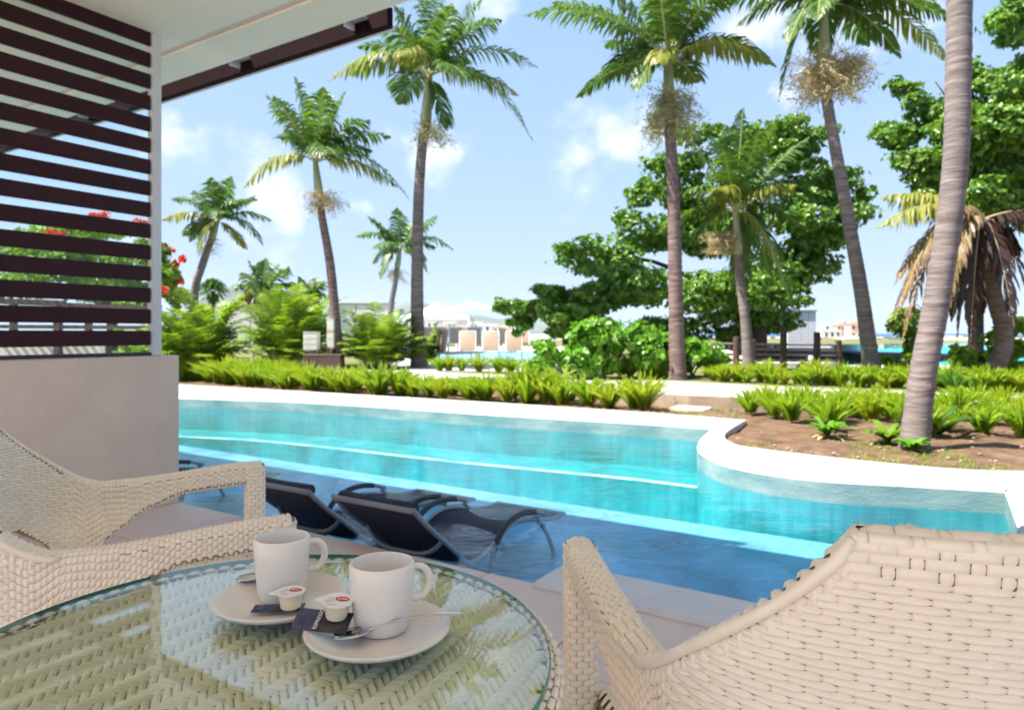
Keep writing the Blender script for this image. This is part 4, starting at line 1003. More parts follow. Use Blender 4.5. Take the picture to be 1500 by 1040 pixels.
palm('small far palm with a tan flower head, left of the tall palm by the tents', 30, (571, 500), [(573, 450), (578, 420)], (586, 366),
     [(517, 346, .4, 'frond', .4), (540, 318, -.4), (580, 303, .3), (642, 318, -.4), (664, 366, .4, 'frond', .5), (628, 402, -.3, 'frond', .5), (545, 386, .3, 'frond', .5), (562, 412, -.7, 'frond', .5), (610, 312, .8), (556, 330, .9), (620, 380, .9)], .13, .09, Ll=.6, heads=((581, 403, 22, 17, 40, 'flowers'),), seed=8, n=26, shaft=(582, 392), wid=.08)
palm('palm with hanging lower fronds in front of the big dark tree', 15.6, (1098, 541), [(1092, 470), (1084, 410)], (1078, 312),
     [(1010, 195, .3), (1082, 164, -.3, 'frond', .1), (1050, 190, .5), (1196, 194, .4, 'frond', .35), (1000, 285, -.3, 'frond', .45), (1145, 282, -.8, Yw), (1180, 330, .3, 'frond', .45), (1172, 462, .3, 'frond', .5), (1130, 420, -.7, Yw, .5), (1100, 440, .6, 'frond', .3), (985, 345, .6, 'frond', .5), (1035, 350, .9, 'frond', .5), (1160, 245, .8), (1120, 190, -.7), (1040, 240, -1), (1150, 400, .9, 'frond', .5), (1030, 290, -1, Yw)],
     .115, .075, Ll=.55, shaft=(1081, 372), heads=((1056, 356, 30, 30, 110, 'flowers'),), seed=9)
palm('nearest palm at the right, thick ringed grey trunk rising out of the picture', 6.2, (1338, 640), [(1350, 560), (1372, 440), (1398, 260), (1404, 100), (1406, -100)], (1404, -420),
     [(1180, -330, -.8), (1650, -330, .6), (1500, -640, .2), (1250, -620, .4), (1700, -480, -.3), (1450, -700, -1), (1330, -300, 1.3), (1520, -280, -1.2), (1120, -480, .9)], .088, .083, Ll=.5, shaft=(1405, -300), seed=10, zb=ZS, n=30)
palm('bent coconut palm at the right edge with dead brown fronds hanging', 12.4, (1436, 556), [(1462, 530), (1471, 490), (1458, 440), (1447, 390)], (1440, 322),
     [(1372, 492, .4, 'frond_dark', .55), (1400, 500, -.4, 'frond_dark', .5), (1425, 470, .6, 'frond_dark', .3), (1486, 432, -.3, 'frond_dark', .5), (1505, 372, .3, 'frond_dark', .35), (1512, 318, -.4, 'frond_dark', .2), (1395, 430, .7, 'frond_dark', .4), (1465, 470, .5, 'frond_dark', .4),
      (1288, 470, -.5, Dr, .62), (1305, 510, -.3, Dr, .7), (1335, 515, -.7, Dr, .6), (1300, 420, -.2, Dr, .5), (1268, 338, -.3, Yw, .32), (1300, 285, .2, Yw, .25), (1345, 300, .6, Yw, .3), (1330, 460, .5, Dr, .6), (1412, 505, .2, 'frond_dark', .4), (1450, 480, -.6, 'frond_dark', .4), (1500, 400, .7, 'frond_dark', .4), (1360, 520, .2, Dr, .6)],
     .12, .10, Ll=.5, name='coconut_palm', seed=11, n=34, mt='trunk_brown', hang=.6)
palm('low coconut palm above the grey garden wall at the left', 33, (388, 500), [(386, 470)], (384, 436),
     [(350, 398, .4), (366, 382, -.3), (386, 378, .3), (427, 392, -.4), (438, 446, .4, 'frond', .5), (408, 440, -.5, Yw, .5), (344, 440, .4, Yw, .5), (402, 384, .6), (352, 420, -.7), (428, 415, .7), (368, 450, -.8, Dr, .5), (395, 452, -.8, Dr, .4)], .2, .16, Ll=.75, name='coconut_palm', seed=12, n=24, wid=.1)
palm('small far palm crown showing over the bright shrubs by the brown box', 34, (452, 500), [(452, 470)], (452, 438),
     [(427, 416, .3), (440, 406, -.3), (458, 406, .4), (475, 415, -.4), (484, 438, .3, Yw, .5), (420, 440, .5, Yw, .5), (468, 410, .7), (474, 450, -.4, Dr, .4)], .18, .15, Ll=.6, name='coconut_palm', seed=13, n=18, wid=.1)

# ---- leafy crowns
def leaf_cloud(mb, blobs, n, size, rng, ros=6, elong=1.5, up=.45, shell=.55, mi=0, cup=.18):
    "rosettes of leaves set through the outer part of several lobes"
    tot = sum((rx * ry * rz) ** (2 / 3) for _, (rx, ry, rz) in blobs)
    for c, (rx, ry, rz) in blobs:
        m_ = max(3, int(n * (rx * ry * rz) ** (2 / 3) / tot)); vs = []; fs = []
        for k in range(m_):
            d = Vector((rng.gauss(0, 1), rng.gauss(0, 1), rng.gauss(0, 1))).normalized(); r = (shell + (1 - shell) * rng.random()) * (1 + .28 * mnoise.noise(d * 2.3 + c)) * (1.28 if rng.random() < .13 else 1)
            p = c + Vector((d.x * rx * r, d.y * ry * r, d.z * rz * r)); ax_ = (d + UP * up + Vector((rng.uniform(-.4, .4), rng.uniform(-.4, .4), rng.uniform(-.3, .3)))).normalized()
            u = ax_.orthogonal().normalized(); w = ax_.cross(u); ph = rng.uniform(0, 6.28)
            for q in range(ros):
                a = ph + 6.283 * q / ros + rng.uniform(-.3, .3); L_ = size * rng.uniform(.65, 1.2); e = rng.uniform(.05, .8)
                dr = (u * math.cos(a) + w * math.sin(a)) * math.cos(e) + ax_ * math.sin(e); sd = dr.cross(ax_).normalized() * (L_ / elong / 2); o = len(vs); nn = sd.cross(dr).normalized() * (L_ * cup)
                vs += [p, p + dr * L_ * .4 + sd + nn * .3, p + dr * L_ * .4 - sd + nn * .3, p + dr * L_ * .45 - nn * .1, p + dr * L_ * .85 + sd * .6, p + dr * L_ * .85 - sd * .6, p + dr * L_ - nn * .4]
                fs += [(o, o + 3, o + 1), (o, o + 2, o + 3), (o + 1, o + 3, o + 6, o + 4), (o + 3, o + 2, o + 5, o + 6)]
        mb.add(vs, fs, mi)
def lobes(lst, Y, dep=1.0, rng=rnd, spread=.8):
    out = []
    for x, y, rx, ry in lst:
        k = Y / FPX; c = D(x, y, Y) + Vector((0, rng.uniform(-spread, spread), 0)); out.append((c, (rx * k, (rx + ry) / 2 * k * dep, ry * k)))
    return out
def split_lobes(bl, rng, k=4, f=.55, flat=.8):
    "breaks each lobe into smaller clumps so that the outline is uneven and sky shows between"
    out = []
    for c, (rx, ry, rz) in bl:
        for _ in range(k):
            d = Vector((rng.gauss(0, 1), rng.gauss(0, 1), rng.gauss(0, 1))).normalized() * rng.uniform(.35, .8); s = f * rng.uniform(.7, 1.25)
            out.append((c + Vector((d.x * rx, d.y * ry, d.z * rz)), (rx * s, ry * s, rz * s * flat)))
    return out
def tree(name, label, Y, base, lst, n, size, mat, trunk_pts, limbs, r0, cat='tree', zb=ZG, seed=1, k=4, f=.5, group=None, **kw):
    rng = random.Random(seed); b = D(base[0], base[1], Y); b.z = zb; t = thing(name, label, cat, tuple(b), 0, group)
    if trunk_pts:
        line = [b - UP * .1] + [D(x, y, Y) for x, y in trunk_pts]; q = resample(dense(line, 5), 16)
        part('trunk', MB().tube(q, [r0 * (1.25 - .7 * i / 15) for i in range(16)], 10), M['bark'], t, org=b, angle=0)
    for lp in limbs:
        q = resample(dense([D(x, y, Y) + Vector((0, dy, 0)) for x, y, dy in lp], 4), 12); part('limb', MB().tube(q, [r0 * .5 * (1.1 - .9 * i / 11) for i in range(12)], 7), M['bark'], t, org=b, angle=0)
    mb = MB(); bl = lobes(lst, Y, kw.pop('dep', 1.0), rng, kw.pop('spread', .8)); bl = split_lobes(bl, rng, k, f, .55) if k else bl
    leaf_cloud(mb, bl, n, size, rng, **kw); part('crown', mb, M[mat], t, org=b, smooth=False)
    return t
tree('sea_grape_tree', 'big spreading dark green tree behind the palms right of centre', 20, (1105, 535),
     [(1105, 220, 80, 38), (1000, 262, 62, 46), (1185, 255, 80, 44), (1240, 290, 42, 50), (1170, 335, 80, 62), (1060, 335, 90, 60), (958, 335, 70, 44), (885, 378, 75, 38), (830, 368, 30, 16), (925, 425, 100, 42), (1050, 425, 85, 55), (1145, 395, 65, 45), (1085, 470, 70, 26), (870, 440, 55, 28), (1205, 380, 22, 20), (1010, 205, 40, 18), (940, 290, 30, 30), (1160, 210, 60, 25), (1125, 455, 40, 30), (1000, 480, 60, 25), (1130, 470, 60, 30), (1090, 492, 50, 18), (1135, 435, 45, 28)],
     16500, .115, 'seagrape', [(1112, 490), (1105, 440), (1090, 380)], [[(1108, 470, 0), (1050, 420, .8), (960, 380, .5), (860, 372, .3)], [(1105, 440, 0), (1150, 380, -.5), (1200, 320, .4), (1250, 280, .2)], [(1095, 400, 0), (1060, 340, .5), (1010, 270, -.4)], [(1090, 380, 0), (1110, 300, .3), (1120, 220, 0)], [(1110, 480, 0), (1140, 440, .4), (1190, 380, -.3)]], .22, seed=21, k=16, f=.40, dep=1.1, spread=1.2)
tree('sea_grape_bush', 'low dark green tree before the tents, left of the big spreading tree', 19, (830, 530),
     [(770, 445, 42, 26), (735, 448, 16, 12), (800, 470, 40, 30), (760, 475, 30, 22), (835, 440, 40, 30), (845, 480, 45, 30), (800, 425, 22, 10)], 2300, .115, 'seagrape', [(828, 500), (820, 470)], [[(824, 490, 0), (790, 460, .2), (755, 448, 0)]], .10, seed=22, k=9, f=.36)
tree('leafy_tree', 'tall green tree at the right edge behind the nearest palm trunk', 16, (1428, 545),
     [(1355, 110, 30, 22), (1340, 180, 36, 34), (1400, 150, 60, 50), (1460, 190, 60, 60), (1370, 240, 60, 45), (1440, 270, 70, 50), (1490, 120, 45, 50), (1475, 40, 50, 40), (1400, 300, 55, 30), (1490, 300, 40, 40), (1330, 300, 22, 15), (1320, 195, 18, 20), (1430, 60, 20, 16), (1415, 215, 50, 50), (1470, 240, 50, 60), (1390, 190, 40, 40), (1495, 200, 40, 70), (1500, 20, 40, 40), (1450, 310, 50, 25), (1480, 150, 60, 60), (1430, 170, 50, 50), (1500, 270, 50, 60), (1440, 120, 40, 40), (1400, 250, 50, 40)],
     13500, .10, 'seagrape', [(1430, 460), (1426, 380), (1435, 300), (1445, 220)], [[(1428, 340, 0), (1390, 280, .5), (1350, 220, .2)], [(1440, 260, 0), (1470, 180, .3), (1480, 90, 0)], [(1435, 290, 0), (1400, 200, -.4), (1370, 120, 0)]], .14, seed=23, k=15, f=.42, spread=1.0)
tree('flame_tree', 'spreading tree with red blossom behind the slatted screen', 24, (160, 540),
     [(140, 345, 110, 18), (60, 375, 90, 22), (205, 375, 60, 30), (110, 400, 120, 26), (245, 400, 26, 40), (180, 425, 80, 24), (30, 420, 70, 24), (255, 440, 14, 30), (225, 455, 40, 22)],
     4200, .15, 'flame_leaf', [(165, 480), (150, 430)], [[(160, 460, 0), (90, 410, .5), (20, 390, 0)], [(155, 445, 0), (210, 400, .3), (250, 380, 0)]], .2, seed=24, k=5, f=.45, elong=2.2)
ft = bpy.data.objects['flame_tree']; mb = MB(); leaf_cloud(mb, split_lobes(lobes([(215, 362, 34, 10), (232, 388, 16, 8), (257, 382, 10, 12), (254, 408, 10, 12), (252, 428, 12, 10), (165, 322, 20, 6), (205, 325, 16, 6), (160, 448, 8, 5), (100, 345, 20, 6)], 23.2), rnd, 7, .28), 420, .10, rnd, elong=1.3, up=.8)
part('blossom', mb, M['blossom'], ft, org=ft.location, smooth=False)
# rounded bright shrubs beyond the path
def shrub(label, Y, lst, n, size, mat, seed, name='leafy_shrub', group=None, k=4, f=.55, **kw):
    x = sum(q[0] for q in lst) / len(lst); y = max(q[1] + q[3] for q in lst); rng = random.Random(seed); b = D(x, y, Y); b.z = kw.pop('zb', ZG); t = thing(name, label, 'shrub', tuple(b), 0, group)
    bl = lobes(lst, Y, 1.0, rng, .5); stems = MB()
    for c, r in bl:
        stems.tube([b + Vector((rng.uniform(-.15, .15), rng.uniform(-.15, .15), -.05)), b.lerp(c, .5) + Vector((0, 0, .1)), c], [.022, .016, .008], 5)
    part('stem', stems, M['bark'], t, org=b, angle=0)
    mb = MB(); leaf_cloud(mb, split_lobes(bl, rng, k, f) if k else bl, n, size, rng, **kw); part('foliage', mb, M[mat], t, org=b, smooth=False); return t
shrub('broad glossy bright green shrub beyond the path, left of the tall palm', 13.4, [(830, 525, 45, 28), (885, 508, 55, 36), (940, 512, 50, 38), (795, 535, 26, 16), (860, 540, 40, 14), (800, 510, 22, 20)], 1300, .115, 'shrub', 31, ros=7, shell=.5)
shrub('broad glossy bright green shrub beyond the path, right of the tall palm', 14.2, [(1000, 515, 42, 34), (1035, 530, 26, 22), (985, 535, 36, 18)], 560, .115, 'shrub', 32, ros=7, shell=.5)
shrub('yellow green shrub at the far right edge beyond the path', 13, [(1478, 500, 30, 22), (1500, 480, 30, 20), (1440, 525, 30, 16), (1400, 520, 26, 20), (1490, 535, 34, 12)], 330, .13, 'areca', 33)
shrub('green shrub between the dead fronds and the leaning palm', 14.6, [(1330, 480, 22, 40), (1345, 525, 26, 20), (1310, 535, 22, 12)], 260, .14, 'areca', 34)
# feathery clumps at the left
def feather(label, Y, cx, cy, rx, ry, n, seed, mat='areca', Ll=.34, name='areca_palm_clump'):
    rng = random.Random(seed); b = D(cx, cy + ry, Y); b.z = ZG; k = Y / FPX; t = thing(name, label, 'shrub', tuple(b), 0, 'feathery clumps at the left'); rest = MB()
    for q in range(n):
        a = rng.uniform(0, 2 * math.pi); e = rng.uniform(.15, 1.0); rr = rng.uniform(.55, 1.08)
        tip = b + Vector((math.cos(a) * rx * k * rr * math.cos(e * .9), math.sin(a) * rx * k * .8 * rr * math.cos(e * .9), 2.5 * ry * k * rr * math.sin(e * 1.15) * rng.uniform(.75, 1.0)))
        s = b + Vector((math.cos(a), math.sin(a), 0)) * rng.uniform(0, .3) * rx * k; mid = s.lerp(tip, .5) + UP * (.38 * (tip - s).length)
        mb = MB(); frond_mesh(mb, s, mid, tip, Ll, 22, .04, .35, r0=.008, rng=rng, start=.18, vee=.35); part('frond', mb, [M[mat], M['rachis']], t, org=b, smooth=False)
    return t
feather('feathery bright green clump by the end of the half wall', 15.4, 290, 490, 92, 56, 130, 41)
feather('tall feathery yellow green clump behind the lantern and brown box', 17.8, 428, 478, 104, 60, 150, 42)
feather('feathery green clump between the two slim palm trunks', 17.0, 556, 500, 86, 42, 120, 43)
feather('small feathery clump right at the foot of the tents palm', 18.4, 622, 515, 32, 28, 36, 44)
feather('feathery clump showing low behind the slatted screen', 15.8, 205, 500, 50, 30, 26, 45)
# pandanus ball
c = D(312, 426, 30); pd = thing('pandanus', 'round tufted green plant with strap leaves left of the low coconut palm', 'plant', tuple(D(312, 505, 30))); pd.location.z = ZG; po_ = Vector(pd.location); rng = random.Random(5); mb = MB()
for k in range(420):
    d = Vector((rng.gauss(0, 1), rng.gauss(0, 1), rng.gauss(0, 1) + .35)).normalized(); s = c + d * .25; e = c + Vector((d.x * .86, d.y * .86, d.z * .66)) * rng.uniform(.8, 1.05); w = d.cross(UP); w = (w.normalized() if w.length > .01 else Vector((1, 0, 0))) * .035
    m2 = s.lerp(e, .6) + UP * .06; e = e - UP * .12; mb.add([s - w, s + w, m2 + w, m2 - w, e], [(0, 1, 2, 3), (3, 2, 4)])
part('foliage', mb, M['fern_dark'], pd, org=po_, smooth=False); part('trunk', MB().tube([po_ - UP * .1, po_.lerp(c, .5), c], [.12, .1, .08], 8), M['bark'], pd, org=po_)

# ---- foxtail ferns
def fern_proto(seed, hgt=.46, n=52, spread=.95):
    rng = random.Random(seed); mb = MB()
    for k in range(n):
        a = rng.uniform(0, 2 * math.pi); lean_ = spread * rng.random() ** .7; h_ = hgt * rng.uniform(.7, 1.1); d = Vector((math.cos(a), math.sin(a), 0)); p0 = d * rng.uniform(0, .06)
        p1 = p0 + d * lean_ * h_ * .35 + UP * h_ * .6; p2 = p0 + d * lean_ * h_ * 1.0 + UP * h_ * (1 - .35 * lean_)
        m_ = 15; vs = []; fs = []
        for i in range(m_):
            t = (i + .6) / m_; c = p0.lerp(p1, t).lerp(p1.lerp(p2, t), t); T = ((p1 - p0) * (1 - t) + (p2 - p1) * t).normalized(); r = .030 * math.sin(math.pi * min(1, t * .72 + .24)) ** .8 * (1 if t < .9 else .6)
            u = T.orthogonal().normalized(); w = T.cross(u); ph = rng.uniform(0, 6.28)
            for q in range(5):
                b = ph + 6.283 * q / 5; o_ = u * math.cos(b) + w * math.sin(b); e = c + o_ * r + T * (r * 1.1); sd = T.cross(o_).normalized() * .0075; o = len(vs)
                vs += [c - sd, c + sd, e + sd * .4, e - sd * .4]; fs.append((o, o + 1, o + 2, o + 3))
        mb.add(vs, fs)
    return mb.mesh('foxtail_fern', M['fern_yellow' if seed % 5 in (1, 3) else 'fern'], False)
fp = [fern_proto(50 + k) for k in range(5)]; fd_ = []
def fern_obj(me, loc, sc, label, group, rng):
    o = link('foxtail_fern', me, None, tuple(loc), (0, 0, rng.uniform(0, 6.28))); o.scale = (sc, sc, sc * rng.uniform(.9, 1.1)); return tag(o, label, 'fern', group)
rng = random.Random(77)
inb = resample([P(x, y, ZS) for x, y in ((262, 558), (350, 566), (450, 574), (700, 589), (960, 604))], 34)
rowlab = 'bright green foxtail fern in the row along the far pool coping'
for k, p in enumerate(inb):
    fern_obj(fp[k % 5], p + Vector((rng.uniform(-.1, .1), .22 + rng.uniform(-.06, .1), 0)), rng.uniform(.85, 1.35), rowlab, 'foxtail ferns along the far coping', rng)
for k in range(30):
    p = inb[k].lerp(inb[k + 1], .5); fern_obj(fp[(k * 2 + 1) % 5], p + Vector((rng.uniform(-.15, .15), .75 + rng.uniform(-.1, .2), 0)), rng.uniform(.7, 1.05), 'bright green foxtail fern behind the coping row, before the path', 'foxtail ferns before the path', rng)
for k in range(26):
    x = 268 + k * 6.5 + rng.uniform(-4, 4); y = 545 + rng.uniform(0, 14) ; fern_obj(fp[k % 5], P(x, y + (x - 262) * .045, ZS), rng.uniform(.8, 1.2), 'bright green foxtail fern in the dense patch beside the half wall', 'foxtail ferns by the half wall', rng)
for x, y in ((1100, 606), (1135, 612), (1160, 618), (1125, 600), (1195, 612), (1225, 620), (1250, 610), (1275, 618), (1300, 612), (1180, 602), (1240, 602), (1285, 604), (1320, 622), (1215, 632)):
    fern_obj(fp[rng.randrange(5)], P(x, y, ZS), rng.uniform(.78, 1.02), 'bright green foxtail fern in the rounded bed left of the nearest palm', 'foxtail ferns in the rounded bed', rng)
for x, y in ((1375, 612), (1400, 618), (1425, 606), (1450, 622), (1470, 610), (1490, 622), (1385, 632), (1440, 636), (1500, 640), (1515, 612), (1360, 640)):
    o = fern_obj(fp[rng.randrange(5)], P(x, y, ZS), rng.uniform(.7, .95), 'foxtail fern in the bed right of the nearest palm trunk', 'foxtail ferns right of the nearest palm', rng)
for k in range(34):
    x = 1040 + k * 14 + rng.uniform(-6, 6); yb = np.interp(x, [980, 1100, 1300, 1500], [556, 563, 570, 577]); fern_obj(fp[k % 5], P(x, yb - rng.uniform(1, 3), ZG - .004), rng.uniform(.6, 1.0), 'bright green foxtail fern along the back edge of the path at the right', 'foxtail ferns behind the path', rng)
for k in range(16):
    x = 640 + k * 22 + rng.uniform(-8, 8); yb = np.interp(x, [640, 980], [544.5, 556.5]); fern_obj(fp[k % 5], P(x, yb - rng.uniform(.5, 2), ZG - .004), rng.uniform(.7, 1.0), 'low fern on the back edge of the path before the broad shrubs', 'low ferns behind the path', rng)
ONES = ['', 'first', 'second', 'third', 'fourth', 'fifth', 'sixth', 'seventh', 'eighth', 'ninth', 'tenth', 'eleventh', 'twelfth', 'thirteenth', 'fourteenth', 'fifteenth', 'sixteenth', 'seventeenth', 'eighteenth', 'nineteenth']
def ordinal(k): return ONES[k] if k < 20 else {20: 'twentieth', 30: 'thirtieth', 40: 'fortieth'}.get(k) or ['', '', 'twenty', 'thirty', 'forty'][k // 10] + '-' + ONES[k % 10]
gr = {}
for o in scene.objects:
    if o.get('category') == 'fern': gr.setdefault(o['group'], []).append(o)
for g_, os_ in gr.items():
    for k, o in enumerate(sorted(os_, key=lambda q: q.location.x / q.location.y)): o['label'] = ordinal(k + 1) + ' fern from the left among the ' + g_
# big leaved plants at the foot of the nearest palm, with wilted yellow leaves
def strap_plant(label, loc, n, Lh, mat, seed, wilted=0, wid=.03):
    rng = random.Random(seed); t = thing('strap_leaf_plant', label, 'plant', tuple(loc)); mb = MB(); my = MB()
    for k in range(n + wilted):
        a = rng.uniform(0, 6.28); L_ = Lh * rng.uniform(.6, 1.1); d = Vector((math.cos(a), math.sin(a), 0)); w = Vector((-d.y, d.x, 0)) * wid * rng.uniform(.7, 1.2); y_ = k >= n; up_ = .25 if y_ else rng.uniform(.6, 1.3); pts = []
        for i in range(6): q = i / 5; pts.append(Vector((0, 0, .02)) + d * L_ * q * (.8) + UP * L_ * (up_ * q - (up_ + (.25 if y_ else -.1)) * q * q * .75))
        vs = []
        for i, p in enumerate(pts): ww = w * (math.sin(math.pi * min(.98, i / 5 * .85 + .15)) ** .8); vs += [p - ww, p + ww]
        (my if y_ else mb).add(vs, [(2 * i, 2 * i + 1, 2 * i + 3, 2 * i + 2) for i in range(5)])
    part('foliage', mb, M[mat], t, smooth=False)
    if wilted: part('wilted_leaves', my, M['yellow_leaf'], t, smooth=False)
    return t
strap_plant('strap leaved plant with wilted yellow leaves in the rounded bed', P(1212, 640, ZS), 40, .34, 'shrub', 61, 4)
strap_plant('strap leaved plant with yellow leaves at the left foot of the nearest palm', P(1300, 650, ZS), 46, .36, 'areca', 62, 6)
strap_plant('dark green leafy plant at the right foot of the nearest palm', P(1375, 640, ZS), 34, .55, 'fern_dark', 63, 0, .035)
strap_plant('low leafy plant before the nearest palm trunk', P(1335, 662, ZS), 34, .22, 'shrub', 64, 1)
strap_plant('dark green leafy plant behind the path right of the nearest palm', P(1400, 575, ZG), 30, .6, 'fern_dark', 65)
strap_plant('dark leafy sprig before the brown box', P(385, 553, ZS), 24, .5, 'fern_dark', 66)
strap_plant('upright grassy plant by the path before the broad shrub', P(1005, 570, ZG) + Vector((-1.9, .9, 0)), 26, .7, 'areca', 67, 2, .018)
# weeds and litter on the bare soil
rng = random.Random(91); wd = MB(); keep = inside(bed_poly)
for k in range(900):
    x, y = rng.choice([(rng.uniform(1085, 1300), rng.uniform(648, 690)), (rng.uniform(1300, 1500), rng.uniform(650, 700)), (rng.uniform(960, 1090), rng.uniform(594, 612))]); p = P(x, y, ZS)
    if not keep(p.x, p.y): continue
    dens = mnoise.noise(p * 1.3)
    if dens < -.05: continue
    for _ in range(4):
        a = rng.uniform(0, 6.28); d = Vector((math.cos(a), math.sin(a), 0)); L_ = rng.uniform(.02, .06); w = Vector((-d.y, d.x, 0)) * .006; q = p + d * rng.uniform(0, .03); wd.add([q - w, q + w, q + d * L_ + UP * L_ * rng.uniform(.2, .9)], [(0, 1, 2)])
tag(link('weeds', wd.mesh('weeds', M['areca'], False)), kind='stuff')
pb_ = MB()
for k in range(170):
    x, y = rng.choice([(rng.uniform(1075, 1500), rng.uniform(632, 705)), (rng.uniform(930, 1090), rng.uniform(590, 614))]); p = P(x, y, ZS)
    if not keep(p.x, p.y): continue
    s = rng.uniform(.006, .022); pb_.lathe([(0, -s * .4), (s * .8, -s * .3), (s, s * .1), (s * .5, s * .5), (0, s * .55)], p + UP * .01, 6)
tag(link('pebbles', pb_.mesh('pebbles', M['path_face'], False)), kind='stuff')
# stepping stones
for x, y, lab in ((1010, 602.5, 'pale stepping stone nearest the pool coping'), (1015, 593.5, 'pale stepping stone nearest the path step')):
    p = P(x, y, ZS); single('stepping_stone', MB().box(p + UP * .03, (.52, .34, .06), (EA, EB, UP), bev=.015), M['flag'], lab, 'stepping stone', tuple(p))

# ------------------------------------------------------------------ things beyond the garden
# brown planter box with two lanterns
p = P(473, 541, ZG); p.y = 16.4; k = 16.4 / FPX
bx = D(474, 540, 16.4); bx.z = ZG; tb_ = thing('planter_box', 'dark brown box on the path edge below the square lantern', 'box', tuple(bx), R(8))
part('body', MB().box((0, 0, .17), (.84, .6, .34), bev=.012), M['brown_box'], tb_); part('cap', MB().box((0, 0, .352), (.88, .64, .026), bev=.008), M['brown_box'], tb_)
for x0, x1, y0, y1, lab, band in ((447, 467, 487, 513, 'square cream lantern box on the brown box', 0), (480, 490, 468, 511, 'tall cream lantern box with an orange band beside the palm trunk', 1)):
    w_ = (x1 - x0) * k; h_ = (y1 - y0) * k; c = D((x0 + x1) / 2, (y0 + y1) / 2, 16.5); t = thing('lantern', lab, 'lantern', (c.x, c.y, c.z - h_ / 2))
    part('shade', MB().box((0, 0, h_ / 2), (w_, w_ * .9, h_), bev=.01), M['lantern'], t); part('foot', MB().box((0, 0, -.05), (w_ * .35, w_ * .35, .13)), M['post_grey'], t)
    part('lid', MB().box((0, 0, h_ + .008), (w_ * 1.04, w_ * .94, .016), bev=.004), M['lantern'], t)
    for q in range(2): part('seam', MB().box((0, -w_ * .45 - .001, h_ * (.35 + .3 * q)), (w_ * .96, .004, .008)), M['post_grey'], t)
    if band: part('band', MB().box((0, 0, h_ * .58), (w_ * 1.03, w_ * .93, .03)), M['orange'], t); part('base_band', MB().box((0, 0, .03), (w_ * 1.03, w_ * .93, .03)), M['orange'], t)
# path lights
for x, yb, yt, lab in ((1188, 563, 521, 'slim grey path light before the wooden fence'), (816, 553, 527, 'slim grey path light before the broad shrub, on its left'), (876, 556, 534, 'short thick grey path light before the broad shrub'), (535, 540, 517, 'short grey path light between the slim palm trunks'), (370, 534, 515, 'short grey path light by the end of the half wall planting')):
    p = P(x, yb, ZG); h_ = (yb - yt) * p.y / FPX; t = thing('path_light', lab, 'path light', tuple(p)); w_ = .035 if x != 876 else .075
    part('post', MB().tube([Vector((0, 0, 0)), Vector((0, 0, h_ * .86))], w_, 10), M['post_grey'], t); part('head', MB().lathe([(w_ * 1.1, h_ * .86), (w_ * 1.15, h_ * .97), (w_ * .9, h_), (0, h_)], n=12), M['metal_grey'], t)
# grey garden walls
for x0, x1, yt, Y, lab in ((322, 462, 449, 36, 'long pale garden wall under the low coconut palm'), (494, 578, 446, 34, 'pale garden wall with a dark joint behind the slim palm')):
    a, b = D(x0, yt, Y), D(x1, yt, Y); w_ = b.x - a.x; zt = a.z; o = Vector(((a.x + b.x) / 2, Y, ZG)); t = thing('garden_wall', lab, 'wall', tuple(o))
    nn = 3
    for q in range(nn): part('panel', MB().box((-w_ / 2 + w_ * (q + .5) / nn, 0, (zt - ZG) / 2), (w_ / nn - .05, .3, zt - ZG), bev=.02), M['white_wall'], t, smooth=False)
    part('coping', MB().box((0, 0, zt - ZG + .05), (w_ + .1, .4, .1), bev=.02), M['post_grey'], t, smooth=False)
# pergola behind the screen
p0 = D(-60, 500, 19); pg = thing('pergola', 'brown timber pergola glimpsed through the lower slats', 'pergola', (p0.x, p0.y, ZG)); po_ = Vector(pg.location)
for q, (x, Y) in enumerate(((-40, 18), (85, 18), (20, 21), (130, 21))):
    tp = D(x, 445, Y); part('post', MB().box((tp.x, Y, (tp.z + ZG) / 2), (.16, .16, tp.z - ZG)), M['fence_wood'], pg, org=po_)
a, b = D(-60, 438, 18), D(95, 444, 18); part('beam', MB().tube([a, b], .09, 4), M['fence_wood'], pg, org=po_)
a, b = D(-60, 440, 21), D(230, 452, 21); part('beam', MB().tube([a, b], .09, 4), M['fence_wood'], pg, org=po_)
for q in range(12):
    x = -55 + q * 13; a, b = D(x, 440, 17.8), D(x + 8, 442, 21.4); part('rafter', MB().tube([a + UP * .12, b + UP * .12], .045, 4), M['fence_wood'], pg, org=po_)
part('rail', MB().tube([D(-60, 478, 18), D(235, 480, 18)], .07, 4), M['fence_wood'], pg, org=po_); part('rail', MB().tube([D(-60, 486, 18), D(150, 487, 18)], .06, 4), M['fence_wood'], pg, org=po_)
lw = MB(); a, b = D(-80, 496, 18.6), D(150, 497, 18.6); lw.box(((a.x + b.x) / 2, 18.6, (a.z + ZG) / 2), (b.x - a.x, .25, a.z - ZG + .1)); single('low_wall', lw, M['cream_wall'], 'pale low wall under the pergola behind the screen', 'wall', ((a.x + b.x) / 2, 18.6, ZG))
